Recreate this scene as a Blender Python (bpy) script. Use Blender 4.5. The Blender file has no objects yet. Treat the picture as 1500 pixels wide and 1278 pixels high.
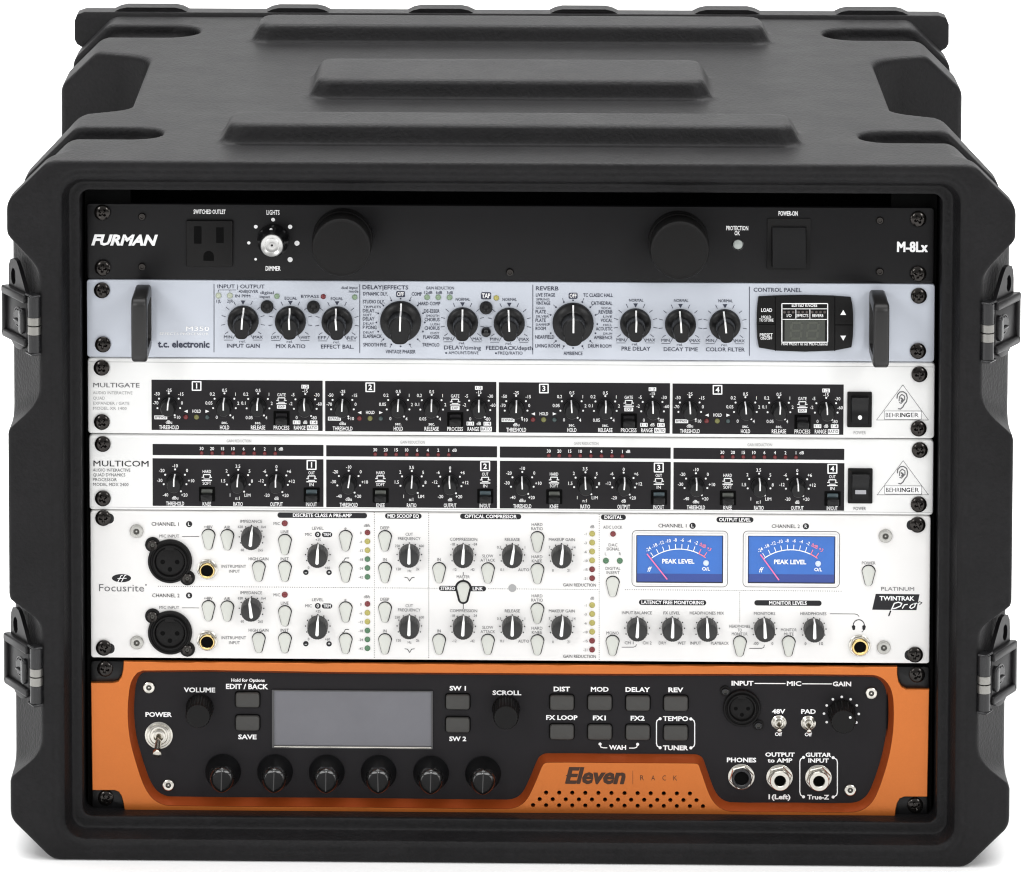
import bpy, bmesh, math, random
import numpy as np
from mathutils import Matrix, Vector
random.seed(3)
scene = bpy.context.scene
COL = scene.collection
PI = math.pi
cos, sin = math.cos, math.sin

# ------------------------------------------------------------------ camera
# photograph 1500 x 1278; lens with shift, looking slightly down on the case
F_PX, CX, CZ, DIST = 7308.233, 1.1977, 964.9594, 2800.0      # px, mm
YAW, PITCH, ROLL = -0.0219685, 0.0840645, -0.0003927
PPX, PPY = 592.635, -672.013
ZOFF = 26.8                                                   # case bottom stands at z = 0
def basis():
    cy, sy, cp, sp = cos(YAW), sin(YAW), cos(PITCH), sin(PITCH)
    f = np.array([sy*cp, cy*cp, -sp]); r = np.array([cy, -sy, 0.]); d = np.cross(f, r)
    c, s = cos(ROLL), sin(ROLL)
    return c*r+s*d, -s*r+c*d, f
RV, DV, FV = basis()
cam = bpy.data.cameras.new('camera'); camo = bpy.data.objects.new('camera', cam); COL.objects.link(camo)
cam.sensor_fit = 'HORIZONTAL'; cam.sensor_width = 36.0; cam.lens = F_PX/1500*36
cam.shift_x = (750-PPX)/1500; cam.shift_y = (PPY-639)/1500
cam.clip_start = 0.05; cam.clip_end = 100
m = Matrix.Identity(4)
for i in range(3):
    m[i][0] = RV[i]; m[i][1] = -DV[i]; m[i][2] = -FV[i]
m[0][3], m[1][3], m[2][3] = CX/1000, -DIST/1000, (CZ+ZOFF)/1000
camo.matrix_world = m
scene.camera = camo

def at(px, py, y=0.0):
    """photo pixel -> (x, z) in mm on the upright plane at depth y"""
    v = (px-PPX)/F_PX*RV + (py-PPY)/F_PX*DV + FV
    t = (y+DIST)/v[1]
    return CX+t*v[0], CZ+t*v[2]

# ------------------------------------------------------------------ world, lamps, exposure
world = bpy.data.worlds.new('World'); scene.world = world; world.use_nodes = True
nt = world.node_tree; bg = nt.nodes['Background']
tc = nt.nodes.new('ShaderNodeTexCoord'); sep = nt.nodes.new('ShaderNodeSeparateXYZ')
mr = nt.nodes.new('ShaderNodeMapRange'); ramp = nt.nodes.new('ShaderNodeValToRGB')
nt.links.new(tc.outputs['Generated'], sep.inputs[0]); nt.links.new(sep.outputs['Z'], mr.inputs['Value'])
mr.inputs['From Min'].default_value = -1; mr.inputs['From Max'].default_value = 1
nt.links.new(mr.outputs[0], ramp.inputs[0]); nt.links.new(ramp.outputs[0], bg.inputs['Color'])
e = ramp.color_ramp.elements
e[0].position = 0.42; e[0].color = (.20, .20, .20, 1); e[1].position = 0.80; e[1].color = (1, 1, 1, 1)
bg.inputs['Strength'].default_value = 0.75
def area(name, loc, target, size, power):
    l = bpy.data.lights.new(name, 'AREA'); l.shape = 'RECTANGLE'; l.size, l.size_y = size; l.energy = power
    o = bpy.data.objects.new(name, l); COL.objects.link(o); o.location = loc
    o.rotation_euler = (Vector(target)-Vector(loc)).to_track_quat('-Z', 'Y').to_euler()
    return o
area('softbox_overhead', (0, 0.3, 2.3), (0, 0.15, 0.3), (3.6, 2.6), 80)
area('softbox_front', (-1.5, -2.3, 1.5), (0, 0, 0.2), (0.55, 0.8), 17.3)
area('softbox_front', (1.5, -2.3, 1.5), (0, 0, 0.2), (0.55, 0.8), 17.3)
for sx in (-1, 1): area('added_side_fill', (sx*2.1, -0.9, 0.55), (sx*0.35, 0.0, 0.0), (0.8, 0.7), 5)  # added low fill lamps that lift the floor shadow at the lower corners
area('added_backdrop_light', (0, 1.6, 2.6), (0, 3.2, 0.3), (3.2, 1.0), 110)  # added lamp that whitens the backdrop behind the case
scene.cycles.filter_width = 1.15
vs = scene.view_settings
scene.display_settings.display_device = 'sRGB'
vs.view_transform = 'Standard'; vs.look = 'None'; vs.exposure = 0.0; vs.gamma = 1.0; vs.use_curve_mapping = False

# ------------------------------------------------------------------ materials
MATS = {}
def mat(name, col, rough=.5, metal=0., spec=.5, grain=0., gscale=900., mottle=0., coat=0., emit=0., aniso=False, mscale=14., fine=0., fscale=300.):
    if name in MATS: return MATS[name]
    mt = bpy.data.materials.new(name); mt.use_nodes = True
    n = mt.node_tree; b = n.nodes['Principled BSDF']
    b.inputs['Base Color'].default_value = (*col, 1); b.inputs['Roughness'].default_value = rough
    b.inputs['Metallic'].default_value = metal; b.inputs['Specular IOR Level'].default_value = spec
    b.inputs['Coat Weight'].default_value = coat
    t = n.nodes.new('ShaderNodeTexCoord')
    if mottle:
        a = n.nodes.new('ShaderNodeTexNoise'); a.inputs['Scale'].default_value = mscale; a.inputs['Detail'].default_value = 6
        a.inputs['Roughness'].default_value = .65
        n.links.new(t.outputs['Object'], a.inputs['Vector'])
        r = n.nodes.new('ShaderNodeValToRGB')
        r.color_ramp.elements[0].position = .3; r.color_ramp.elements[1].position = .7
        r.color_ramp.elements[0].color = (*[c*(1-mottle) for c in col], 1)
        r.color_ramp.elements[1].color = (*[c*(1+mottle) for c in col], 1)
        n.links.new(a.outputs['Fac'], r.inputs[0]); n.links.new(r.outputs[0], b.inputs['Base Color'])
        if fine:
            f = n.nodes.new('ShaderNodeTexNoise'); f.inputs['Scale'].default_value = fscale; f.inputs['Detail'].default_value = 4; f.inputs['Roughness'].default_value = .7
            n.links.new(t.outputs['Object'], f.inputs['Vector'])
            g = n.nodes.new('ShaderNodeMapRange'); g.inputs['From Min'].default_value = .3; g.inputs['From Max'].default_value = .7
            g.inputs['To Min'].default_value = 1-fine; g.inputs['To Max'].default_value = 1+fine; n.links.new(f.outputs['Fac'], g.inputs['Value'])
            x = n.nodes.new('ShaderNodeVectorMath'); x.operation = 'SCALE'
            n.links.new(r.outputs[0], x.inputs[0]); n.links.new(g.outputs[0], x.inputs['Scale']); n.links.new(x.outputs[0], b.inputs['Base Color'])
        q = n.nodes.new('ShaderNodeMapRange'); q.inputs['To Min'].default_value = max(.02, rough-.08); q.inputs['To Max'].default_value = rough+.08
        n.links.new(a.outputs['Fac'], q.inputs['Value']); n.links.new(q.outputs[0], b.inputs['Roughness'])
    if grain:
        a = n.nodes.new('ShaderNodeTexNoise'); a.inputs['Scale'].default_value = gscale; a.inputs['Detail'].default_value = 3
        n.links.new(t.outputs['Object'], a.inputs['Vector'])
        if aniso:
            mp = n.nodes.new('ShaderNodeMapping'); mp.inputs['Scale'].default_value = (.02, 1, 1)
            n.links.new(t.outputs['Object'], mp.inputs[0]); n.links.new(mp.outputs[0], a.inputs['Vector'])
        bp = n.nodes.new('ShaderNodeBump'); bp.inputs['Strength'].default_value = grain; bp.inputs['Distance'].default_value = .0006
        n.links.new(a.outputs['Fac'], bp.inputs['Height']); n.links.new(bp.outputs[0], b.inputs['Normal'])
    if emit:
        b.inputs['Emission Color'].default_value = (*col, 1); b.inputs['Emission Strength'].default_value = emit
    MATS[name] = mt
    return mt
CASE = mat('moulded_plastic', (.0076, .0073, .0079), .48, spec=.17, grain=.6, gscale=520, mottle=.22, mscale=30, fine=.30, fscale=380)
BLACK_PANEL = mat('black_anodised', (.0072, .0070, .0076), .40, spec=.16, grain=.08, gscale=1200, mottle=.05)
DARK_PANEL = mat('dark_panel_paint', (.0115, .0105, .012), .48, spec=.16, grain=.05, gscale=1500, mottle=.05)
STRIP = mat('strip_paint', (.0115, .0105, .012), .45, spec=.18, mottle=.05)
BLUE_PANEL = mat('blue_grey_paint', (.495, .525, .585), .40, spec=.4, grain=.04, gscale=500, mottle=.025, aniso=True)
WHITE_PANEL = mat('white_paint', (.76, .76, .75), .4, spec=.35, mottle=.02)
CREAM_PANEL = mat('warm_white_paint', (.76, .75, .738), .45, spec=.35, mottle=.02)
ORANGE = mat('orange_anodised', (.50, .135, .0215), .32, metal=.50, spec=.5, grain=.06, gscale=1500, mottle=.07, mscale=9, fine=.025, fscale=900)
ORANGE_SHADE = mat('orange_bevel_shade', (.40, .070, .012), .36, metal=.5, spec=.5, mottle=.05)  # shade of the bevel put into its colour, redder and darker than the frame
BLACK = mat('black_plastic', (.0060, .0060, .0064), .34, spec=.26, grain=.06, gscale=1500)
MATTE = mat('matte_black_plastic', (.0058, .0055, .0055), .46, spec=.16, grain=.1, gscale=1500)
GLOSSB = mat('gloss_black_plastic', (.011, .011, .012), .2, spec=.4)
HOLE = mat('dark_hole', (.004, .004, .004), .9, spec=.05)
SCREW = mat('black_screw_metal', (.034, .031, .029), .15, metal=.9)
CHROME = mat('nickel', (.62, .59, .53), .16, metal=1.)
BRIGHT = mat('bright_nickel', (.60, .58, .53), .24, metal=1.)
BRASS = mat('brass_ring', (.62, .47, .20), .2, metal=1.)
STEEL = mat('dull_steel', (.42, .415, .39), .38, metal=.7, mottle=.15, mscale=400)
SILVER = mat('brushed_silver', (.50, .50, .49), .30, metal=.95)
CHAR = mat('charcoal_knob', (.017, .0168, .0165), .36, spec=.4, mottle=.12, mscale=300)
PILL = mat('grey_button', (.55, .56, .52), .4, spec=.4, mottle=.03)
RUBBER = mat('grey_rubber', (.046, .045, .042), .5, spec=.35, mottle=.06)
LCD = mat('grey_display', (.135, .135, .15), .2, spec=.4, mottle=.07, mscale=25)
OLIVE = mat('dim_display', (.032, .036, .028), .25, spec=.5, mottle=.08)
LATCH = mat('latch_black', (.0075, .0070, .0078), .36, spec=.28, metal=.1, grain=.05)
METER = mat('meter_blue', (.034, .135, .46), .35, spec=.4, mottle=.08, mscale=30, emit=.04)
METER_LOW = mat('meter_deep_blue', (.018, .05, .25), .3, spec=.5)
LEDS = {'red': mat('led_red', (.17, .022, .026), .2), 'yellow': mat('led_yellow', (.40, .36, .10), .2), 'green': mat('led_green', (.07, .17, .09), .2),
        'pale': mat('led_pale', (.42, .46, .36), .2), 'sage': mat('led_sage', (.22, .31, .20), .2), 'darkred': mat('led_dark_red', (.14, .018, .02), .25),
        'olive': mat('led_olive', (.16, .16, .05), .25), 'slate': mat('led_slate', (.045, .07, .07), .25), 'clear': mat('led_clear', (.35, .38, .36), .12),
        'dot': mat('led_dot', (.07, .055, .05), .4)}
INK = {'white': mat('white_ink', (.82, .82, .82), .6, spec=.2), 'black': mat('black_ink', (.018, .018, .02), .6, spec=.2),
       'grey': mat('grey_ink', (.125, .125, .13), .6, spec=.2), 'pale': mat('pale_ink', (.36, .36, .36), .6, spec=.2),
       'blue': mat('dark_blue_ink', (.045, .05, .075), .6, spec=.2), 'red': mat('pink_ink', (.85, .22, .28), .5, spec=.2),
       'brown': mat('brown_ink', (.045, .018, .008), .5, spec=.3), 'ice': mat('ice_ink', (.82, .84, .86), .5, spec=.2), 'dim': mat('dim_segment', (.05, .055, .042), .4)}

# ------------------------------------------------------------------ mesh helpers (x right, h towards the viewer, z up; mm)
class M:
    def __init__(s): s.v = []; s.f = []; s.c = []
    def add(s, v, f):
        k = len(s.v); k2 = len(s.f); s.v += v; s.f += [tuple(i+k for i in q) for q in f]; s.c.append((k, len(s.v), k2, len(s.f))); return s
    def loft(s, loops, cap0=True, cap1=True):
        n = len(loops[0]); v = [p for l in loops for p in l]; f = []
        for a in range(len(loops)-1):
            for i in range(n):
                j = (i+1) % n; f.append((a*n+i, a*n+j, (a+1)*n+j, (a+1)*n+i))
        if cap0: f.append(tuple(range(n-1, -1, -1)))
        if cap1: f.append(tuple(range((len(loops)-1)*n, len(loops)*n)))
        return s.add(v, f)
    def lathe(s, prof, n=40, c=(0, 0), cap0=True, cap1=True, knurl=0, kamp=0.):
        loops = []
        for r, h in prof:
            l = []
            for i in range(n):
                a = 2*PI*i/n; rr = r*(1+kamp*(1 if (i*knurl//n*0+int(i*knurl*2/n)) % 2 else -1)) if knurl else r
                l.append((c[0]+rr*cos(a), h, c[1]+rr*sin(a)))
            loops.append(l)
        return s.loft(loops, cap0, cap1)
    def prism(s, poly, h0, h1, bev=0.):
        L = [[(x, h0, z) for x, z in poly]]
        if bev:
            L.append([(x, h1-bev, z) for x, z in poly]); q = inset(poly, bev*.35); L.append([(x, h1-bev*.3, z) for x, z in q])
            q = inset(poly, bev)
            L.append([(x, h1, z) for x, z in q])
        else: L.append([(x, h1, z) for x, z in poly])
        return s.loft(L)
    def flat(s, poly, h): return s.add([(x, h, z) for x, z in poly], [tuple(range(len(poly)))])
    def stroke(s, pts, w, h, closed=False, caps=True):
        if closed: pts = pts+[pts[0]]
        for (x0, z0), (x1, z1) in zip(pts[:-1], pts[1:]):
            d = math.hypot(x1-x0, z1-z0)
            if d < 1e-6: continue
            nx, nz = -(z1-z0)/d*w/2, (x1-x0)/d*w/2
            s.add([(x0+nx, h, z0+nz), (x0-nx, h, z0-nz), (x1-nx, h, z1-nz), (x1+nx, h, z1+nz)], [(0, 1, 2, 3)])
        if caps:
            for i, (x, z) in enumerate(pts): s.flat(circle(w/2, 8, x, z), h+.004*(1+i % 3))
        return s
    def mesh(s, name, material, ang=35, recalc=True, xf=None):
        me = bpy.data.meshes.new(name)
        vv = s.v if xf is None else [xf(p) for p in s.v]
        me.from_pydata([(x*.001, -h*.001, z*.001) for x, h, z in vv], [], s.f)
        if recalc:
            b = bmesh.new(); b.from_mesh(me); bmesh.ops.recalc_face_normals(b, faces=b.faces); b.to_mesh(me); b.free()
        me.materials.append(material)
        me.polygons.foreach_set('use_smooth', [True]*len(me.polygons)); me.set_sharp_from_angle(angle=math.radians(ang))
        me.update(); return me
def circle(r, n=24, x=0., z=0.): return [(x+r*cos(2*PI*i/n), z+r*sin(2*PI*i/n)) for i in range(n)]
def rrect(x0, x1, z0, z1, r, n=5):
    o = []
    for cx, cz, a0 in ((x1-r, z1-r, 0), (x0+r, z1-r, 90), (x0+r, z0+r, 180), (x1-r, z0+r, 270)):
        for k in range(n+1):
            a = math.radians(a0+90*k/n); o.append((cx+r*cos(a), cz+r*sin(a)))
    return o
def inset(poly, d):
    n = len(poly); o = []; ar = sum(poly[i][0]*poly[(i+1) % n][1]-poly[(i+1) % n][0]*poly[i][1] for i in range(n))
    sg = 1 if ar > 0 else -1
    for i in range(n):
        (ax, az), (bx, bz), (cx, cz) = poly[i-1], poly[i], poly[(i+1) % n]
        def nr(px, pz, qx, qz):
            l = math.hypot(qx-px, qz-pz) or 1; return -(qz-pz)/l*sg, (qx-px)/l*sg
        n0 = nr(ax, az, bx, bz); n1 = nr(bx, bz, cx, cz)
        mx, mz = n0[0]+n1[0], n0[1]+n1[1]; l = mx*mx+mz*mz
        k = 2*d/l if l > .3 else d
        o.append((bx+mx*k, bz+mz*k))
    return o
def arc(cx, cz, rx, rz, a0, a1, n=8): return [(cx+rx*cos(math.radians(a0+(a1-a0)*k/n)), cz+rz*sin(math.radians(a0+(a1-a0)*k/n))) for k in range(n+1)]
def obj(name, me, parent=None, loc=(0, 0, 0), roty=0., label=None, kind=None):
    o = bpy.data.objects.new(name, me); COL.objects.link(o)
    if parent: o.parent = parent
    o.location = [c*.001 for c in loc]; o.rotation_euler = (0, roty, 0)
    if label: o['label'] = label
    if kind: o['kind'] = kind
    return o

# ------------------------------------------------------------------ lettering
_tc = {}
def glyphs(s, bold, shear):
    k = (s, bold, shear)
    if k in _tc: return _tc[k]
    c = bpy.data.curves.new('t', 'FONT'); c.body = s; c.size = 1; c.resolution_u = 2; c.offset = bold; c.shear = shear; c.fill_mode = 'FRONT' if hasattr(c, 'fill_mode') else c.fill_mode
    c.dimensions = '2D'
    o = bpy.data.objects.new('t', c)
    me = bpy.data.meshes.new_from_object(o)
    n = len(me.vertices); co = np.zeros(n*3, 'f4'); me.vertices.foreach_get('co', co); co = co.reshape(-1, 3)[:, :2]
    f = [tuple(p.vertices) for p in me.polygons]
    bpy.data.objects.remove(o); bpy.data.curves.remove(c); bpy.data.meshes.remove(me)
    _tc[k] = (co, f); return _tc[k]
_H = glyphs('H', 0, 0)[0]; CAP = float(_H[:, 1].max()-_H[:, 1].min()); BASE = float(_H[:, 1].min())

UNITS = []
class Unit:
    def __init__(s, name, label, cat, plane, base):
        s.y = plane; s.ox, s.oz = at(*base, plane)
        s.q = 1/((at(760, base[1], plane)[0]-at(750, base[1], plane)[0])/10)      # px per mm
        s.root = bpy.data.objects.new(name, None); COL.objects.link(s.root); s.root.empty_display_size = .02
        s.root.location = (s.ox*.001, plane*.001, (s.oz+ZOFF)*.001)
        s.root['label'] = label; s.root['category'] = cat
        s.bank = {}; UNITS.append(s)
    def p(s, px, py, h=0.):
        x, z = at(px, py, s.y-h); return x-s.ox, z-s.oz
    def part(s, name, me, px=None, py=None, h=0., parent=None, roty=0., label=None, kind=None, lift=0.):
        if px is None: return obj(name, me, parent or s.root, label=label, kind=kind)
        x, z = s.p(px, py, h)
        return obj(name, me, parent or s.root, (x, -lift, z), roty, label, kind)
    def ink(s, ink, part='lettering'):
        return s.bank.setdefault((part, ink), M())
    def rect(s, x0, x1, y0, y1):          # px bounds, y taken at the middle
        xm = (x0+x1)/2; ym = (y0+y1)/2
        return s.p(x0, ym)[0], s.p(x1, ym)[0], s.p(xm, y1)[1], s.p(xm, y0)[1]
    def t(s, txt, px, py, h, w=None, ink='white', bold=0., shear=0., lift=.22, part='lettering', cond=.92, h0=0.):
        if bold > 0 and ('M' in txt or 'm' in txt) and txt != 'FURMAN':   # outline growth breaks this glyph: thicken by doubling
            e_ = bold*h/(CAP+2*bold)
            for i, (dx, dy) in enumerate(((-1, -.7), (1, -.7), (-1, .7), (1, .7)) if bold > .012 else ((-1, 0), (1, 0))):
                s.t(txt, px+dx*e_, py+dy*e_, h-1.4*e_, (w or 0)-2*e_ if w else None, ink, 0, shear, lift+.012*i, part, cond, h0)
            return
        co, f = glyphs(txt, bold, shear)
        if not len(co): return
        x, z = s.p(px, py, h0+lift); k = h/s.q/(CAP+2*bold)
        lo, hi = co[:, 0].min(), co[:, 0].max(); kx = k*cond if w is None else (w/s.q)/(hi-lo)
        zc = BASE+CAP/2
        s.ink(ink, part).add([(x+(a-(lo+hi)/2)*kx, h0+lift, z+(b-zc)*k) for a, b in co.tolist()], f)
    def dot(s, px, py, r, ink='white', lift=.2, part='lettering', n=14):
        x, z = s.p(px, py); s.ink(ink, part).flat(circle(r/s.q, n, x, z), lift)
    def line(s, pts, w, ink='white', lift=.16, part='lettering', closed=False, caps=True):
        s.ink(ink, part).stroke([s.p(*q) for q in pts], w/s.q, lift, closed, caps)
    def badge(s, x0, x1, yc, h, ink='black', lift=.12, part='lettering', r=None):
        a, b, c, d = s.rect(x0, x1, yc-h/2, yc+h/2)
        s.ink(ink, part).flat(rrect(a, b, c, d, (d-c)/2*.98 if r is None else r/s.q), lift)
    def dots(s, x0, y0, x1, y1, step=3.3, r=.65, ink='black'):
        n = max(1, int(math.hypot(x1-x0, y1-y0)/step))
        for i in range(n+1): s.dot(x0+(x1-x0)*i/n, y0+(y1-y0)*i/n, r, ink, .14, n=6)
    def flush(s):
        for (part, ink), mm in s.bank.items():
            if not mm.v: continue
            # marks that stand apart on the panel become separate pieces of lettering
            v = np.array(mm.v)[:, [0, 2]]; bb = []
            for v0, v1, f0, f1 in mm.c: q = v[v0:v1]; bb.append((*q.min(0), *q.max(0)))
            bb = np.array(bb); n = len(bb); lab = np.full(n, -1); k = 0
            gx = np.maximum(bb[:, None, 0]-bb[None, :, 2], bb[None, :, 0]-bb[:, None, 2]).clip(0)
            gz = np.maximum(bb[:, None, 1]-bb[None, :, 3], bb[None, :, 1]-bb[:, None, 3]).clip(0)
            near = np.hypot(gx, gz) < (9 if part == 'brand_lettering' else 7)
            for i in range(n):
                if lab[i] >= 0: continue
                st = [i]; lab[i] = k
                while st:
                    j = st.pop()
                    for q in np.nonzero(near[j] & (lab < 0))[0]: lab[q] = k; st.append(q)
                k += 1
            for g in range(k):
                o = M()
                for i in np.nonzero(lab == g)[0]:
                    v0, v1, f0, f1 = mm.c[i]; o.add(mm.v[v0:v1], [tuple(a-v0 for a in f) for f in mm.f[f0:f1]])
                s.part(part, o.mesh(part, INK[ink], recalc=False))
    def screws(s, pts):
        for px, py in pts:
            s.part('rack_screw', rack_screw(), px, py, 1.5, roty=random.uniform(0, 3))
    def led(s, px, py, r, c, label=None):
        k = ('led', r, c)
        if k not in PROTO:
            q = r/2.56; PROTO[k] = M().lathe([(q, 0), (q, .35), (q*.86, .8), (q*.5, 1.15), (.05, 1.3)], 20).mesh('indicator_light', LEDS[c], 60)
        o = s.part('indicator_light', PROTO[k], px, py, .6); return o
PROTO = {}
def proto(k, fn):
    if k not in PROTO: PROTO[k] = fn()
    return PROTO[k]
def rack_screw():
    def build():
        mm = M(); R = 4.55; n = 40; rings = 15; v = []; f = []
        for k in range(rings+1):
            r = R*k/rings
            for i in range(n):
                a = 2*PI*i/n; x, z = r*cos(a), r*sin(a)
                h = .5+1.9*math.sqrt(max(0, 1-(r/R)**2*.92))
                d = min(abs(x), abs(z)); m1 = max(abs(x), abs(z))
                if d < .62 and m1 < 2.5: h -= 1.5*min(1, (2.6-m1)/1.0)
                v.append((x, h, z))
        for k in range(rings):
            for i in range(n):
                j = (i+1) % n; f.append((k*n+i, k*n+j, (k+1)*n+j, (k+1)*n+i))
        mm.add(v, f); mm.lathe([(R, -.2), (R, .95)], n, cap0=False, cap1=False)
        return mm.mesh('rack_screw', SCREW, 30)
    return proto('screw', build)
def socket_screw(r, metal):
    def build():
        mm = M(); q = r/2.56
        mm.lathe([(q, 0), (q, 1.0), (q*.92, 1.5), (q*.80, 1.7), (q*.46, 1.55), (q*.40, .5)], 28, cap1=False)
        hx = M().flat([(q*.43*cos(PI/3*i), q*.43*sin(PI/3*i)) for i in range(6)], .9)
        k = len(mm.f); mm.add(hx.v, hx.f)
        pin = M().lathe([(q*.13, .9), (q*.12, 1.3), (.02, 1.35)], 10); mm.add(pin.v, pin.f)
        me = mm.mesh('socket_screw', metal, 30); me.materials.append(mat('socket_recess', (.07, .068, .06), .5, metal=.3))
        for p in me.polygons:
            if len(p.vertices) == 6: p.material_index = 1
        return me
    return proto(('sock', r, metal.name), build)

# ------------------------------------------------------------------ backdrop
fl = M(); prof = [(-6000, 0), (2500, 0)] + [(2500+2500*sin(a), 2500-2500*cos(a)) for a in [PI/2*k/24 for k in range(1, 25)]] + [(5000, 6000)]
v = [(sx, -y, z) for y, z in prof for sx in (-6000, 6000)]
fl.add(v, [(2*i, 2*i+1, 2*i+3, 2*i+2) for i in range(len(prof)-1)])
bd = obj('backdrop', fl.mesh('backdrop', mat('white_paper', (.93, .93, .93), .8, spec=.1, mottle=.01), 60), kind='structure')

# ------------------------------------------------------------------ case shell (a signed distance field turned into one moulded skin)
HW, ZT, ZB, DEPTH = 285.0, 379.2, -26.8, 458.0
def smax(a, b, k):
    h = np.maximum(k-np.abs(a-b), 0)/k; return np.maximum(a, b)+h*h*k*.25
def smin(a, b, k): return -smax(-a, -b, k)
def sst(a, b, x):
    t = np.clip((x-a)/(b-a), 0, 1); return t*t*(3-2*t)
def rr2(u, w, hu, hw, r):
    qu, qw = np.abs(u)-hu+r, np.abs(w)-hw+r
    return np.minimum(np.maximum(qu, qw), 0)+np.sqrt(np.maximum(qu, 0)**2+np.maximum(qw, 0)**2)-r
def shell(x, d, z):
    waist = 7.5*sst(14, 34, d)*(1-sst(150, 225, d))
    oct_ = smax(smax(x-HW, z-ZT, 3), ZB-z, 3)
    oct_ = smax(oct_, ((x-HW)+(z-ZT)+24+waist)*.7071, 3.5)
    oct_ = smax(oct_, ((x-HW)+(ZB-z)+24)*.7071, 3.5)
    f = smax(smax(oct_, -d, 3.), d-DEPTH, 3)
    # raised ribs on the top
    for hx, d0, d1 in ((167, 48, 93), (121.5, 182, 259), (165.5, 364, 409)):
        rise = np.clip(z-ZT, -1, 14)
        g = rr2(x, d-(d0+d1)/2, hx-rise*.5, (d1-d0)/2-rise*.28, 9)
        g = smax(g, z-(ZT+11.2), 3.2)
        f = smin(f, smax(g, ZT-20-z, 1), 3.)
    # rounded slots across the top edges
    for x0, dc, hd in ((202, 79, 16.5), (201, 405, 22)):
        g = rr2(x-(x0+120), d-dc, 120, hd, hd-.5)
        g = smax(g, -(oct_+9.5), 4)
        f = smax(f, -g, 3.)
    # hand-hold notch on each top edge
    xi = 226+np.maximum(0, (d-300)/27.)*4
    g = smax(smax(xi-x, 150+(x-226)*-.55-d, 14), d-(322+(x-240)*.4), 16)
    g = smax(g, (ZT-72)-z, 10)
    f = smax(f, -g, 4.)
    # latch pockets in the front side edges
    for za, zb_, zc, zd in ((336, 316, 241, 224), (125.5, 111.5, 36.5, 21.5)):
        top = zb_+(x-266)*(za-zb_)/18.5; bot = zc-(x-266)*(zc-zd)/18.5
        fl_ = 266.+.55*d
        g = smax(smax(fl_-x, z-top, 5), bot-z, 8)
        g = smax(g, d-170, 10)
        f = smax(f, -g, 1.6)
    # front opening: small lip, sloped wall, ledge, cavity
    zc_, hz, hx = (371.2-18.)/2, (371.2+18.)/2, 257.
    rr = rr2(x, z-zc_, hx, hz, 15)
    off = 3.2*np.clip(d/2.5, 0, 1)+3.0*np.clip((d-2.5)/10., 0, 1)
    c1 = smax(rr+off, d-13.5, 1.5)
    c2 = smax(rr2(x, z-zc_-.5, hx-12.6, hz-12.3, 5), d-115, 2)
    f = smax(f, -smin(c1, c2, 1.5), 1.8)
    # shallow line just outside the opening
    gl = np.maximum(np.abs(rr-2.0)-.9, np.abs(d)-.55)
    return smax(f, -gl, .8)
def axis(segs):
    o = []
    for a, b, st in segs: o += list(np.arange(a, b-1e-6, st))
    return np.array(o+[segs[-1][1]], 'f4')
XS = axis([(0, 196, 2.4), (196, 236, 1.6), (236, 291, 1.0)])
DS = axis([(-3, 17, .8), (17, 110, 1.7), (110, 330, 2.4), (330, 466, 1.8)])
ZS = axis([(-31, 0, 1.0), (0, 340, 2.2), (340, 394, 1.0)])
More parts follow.
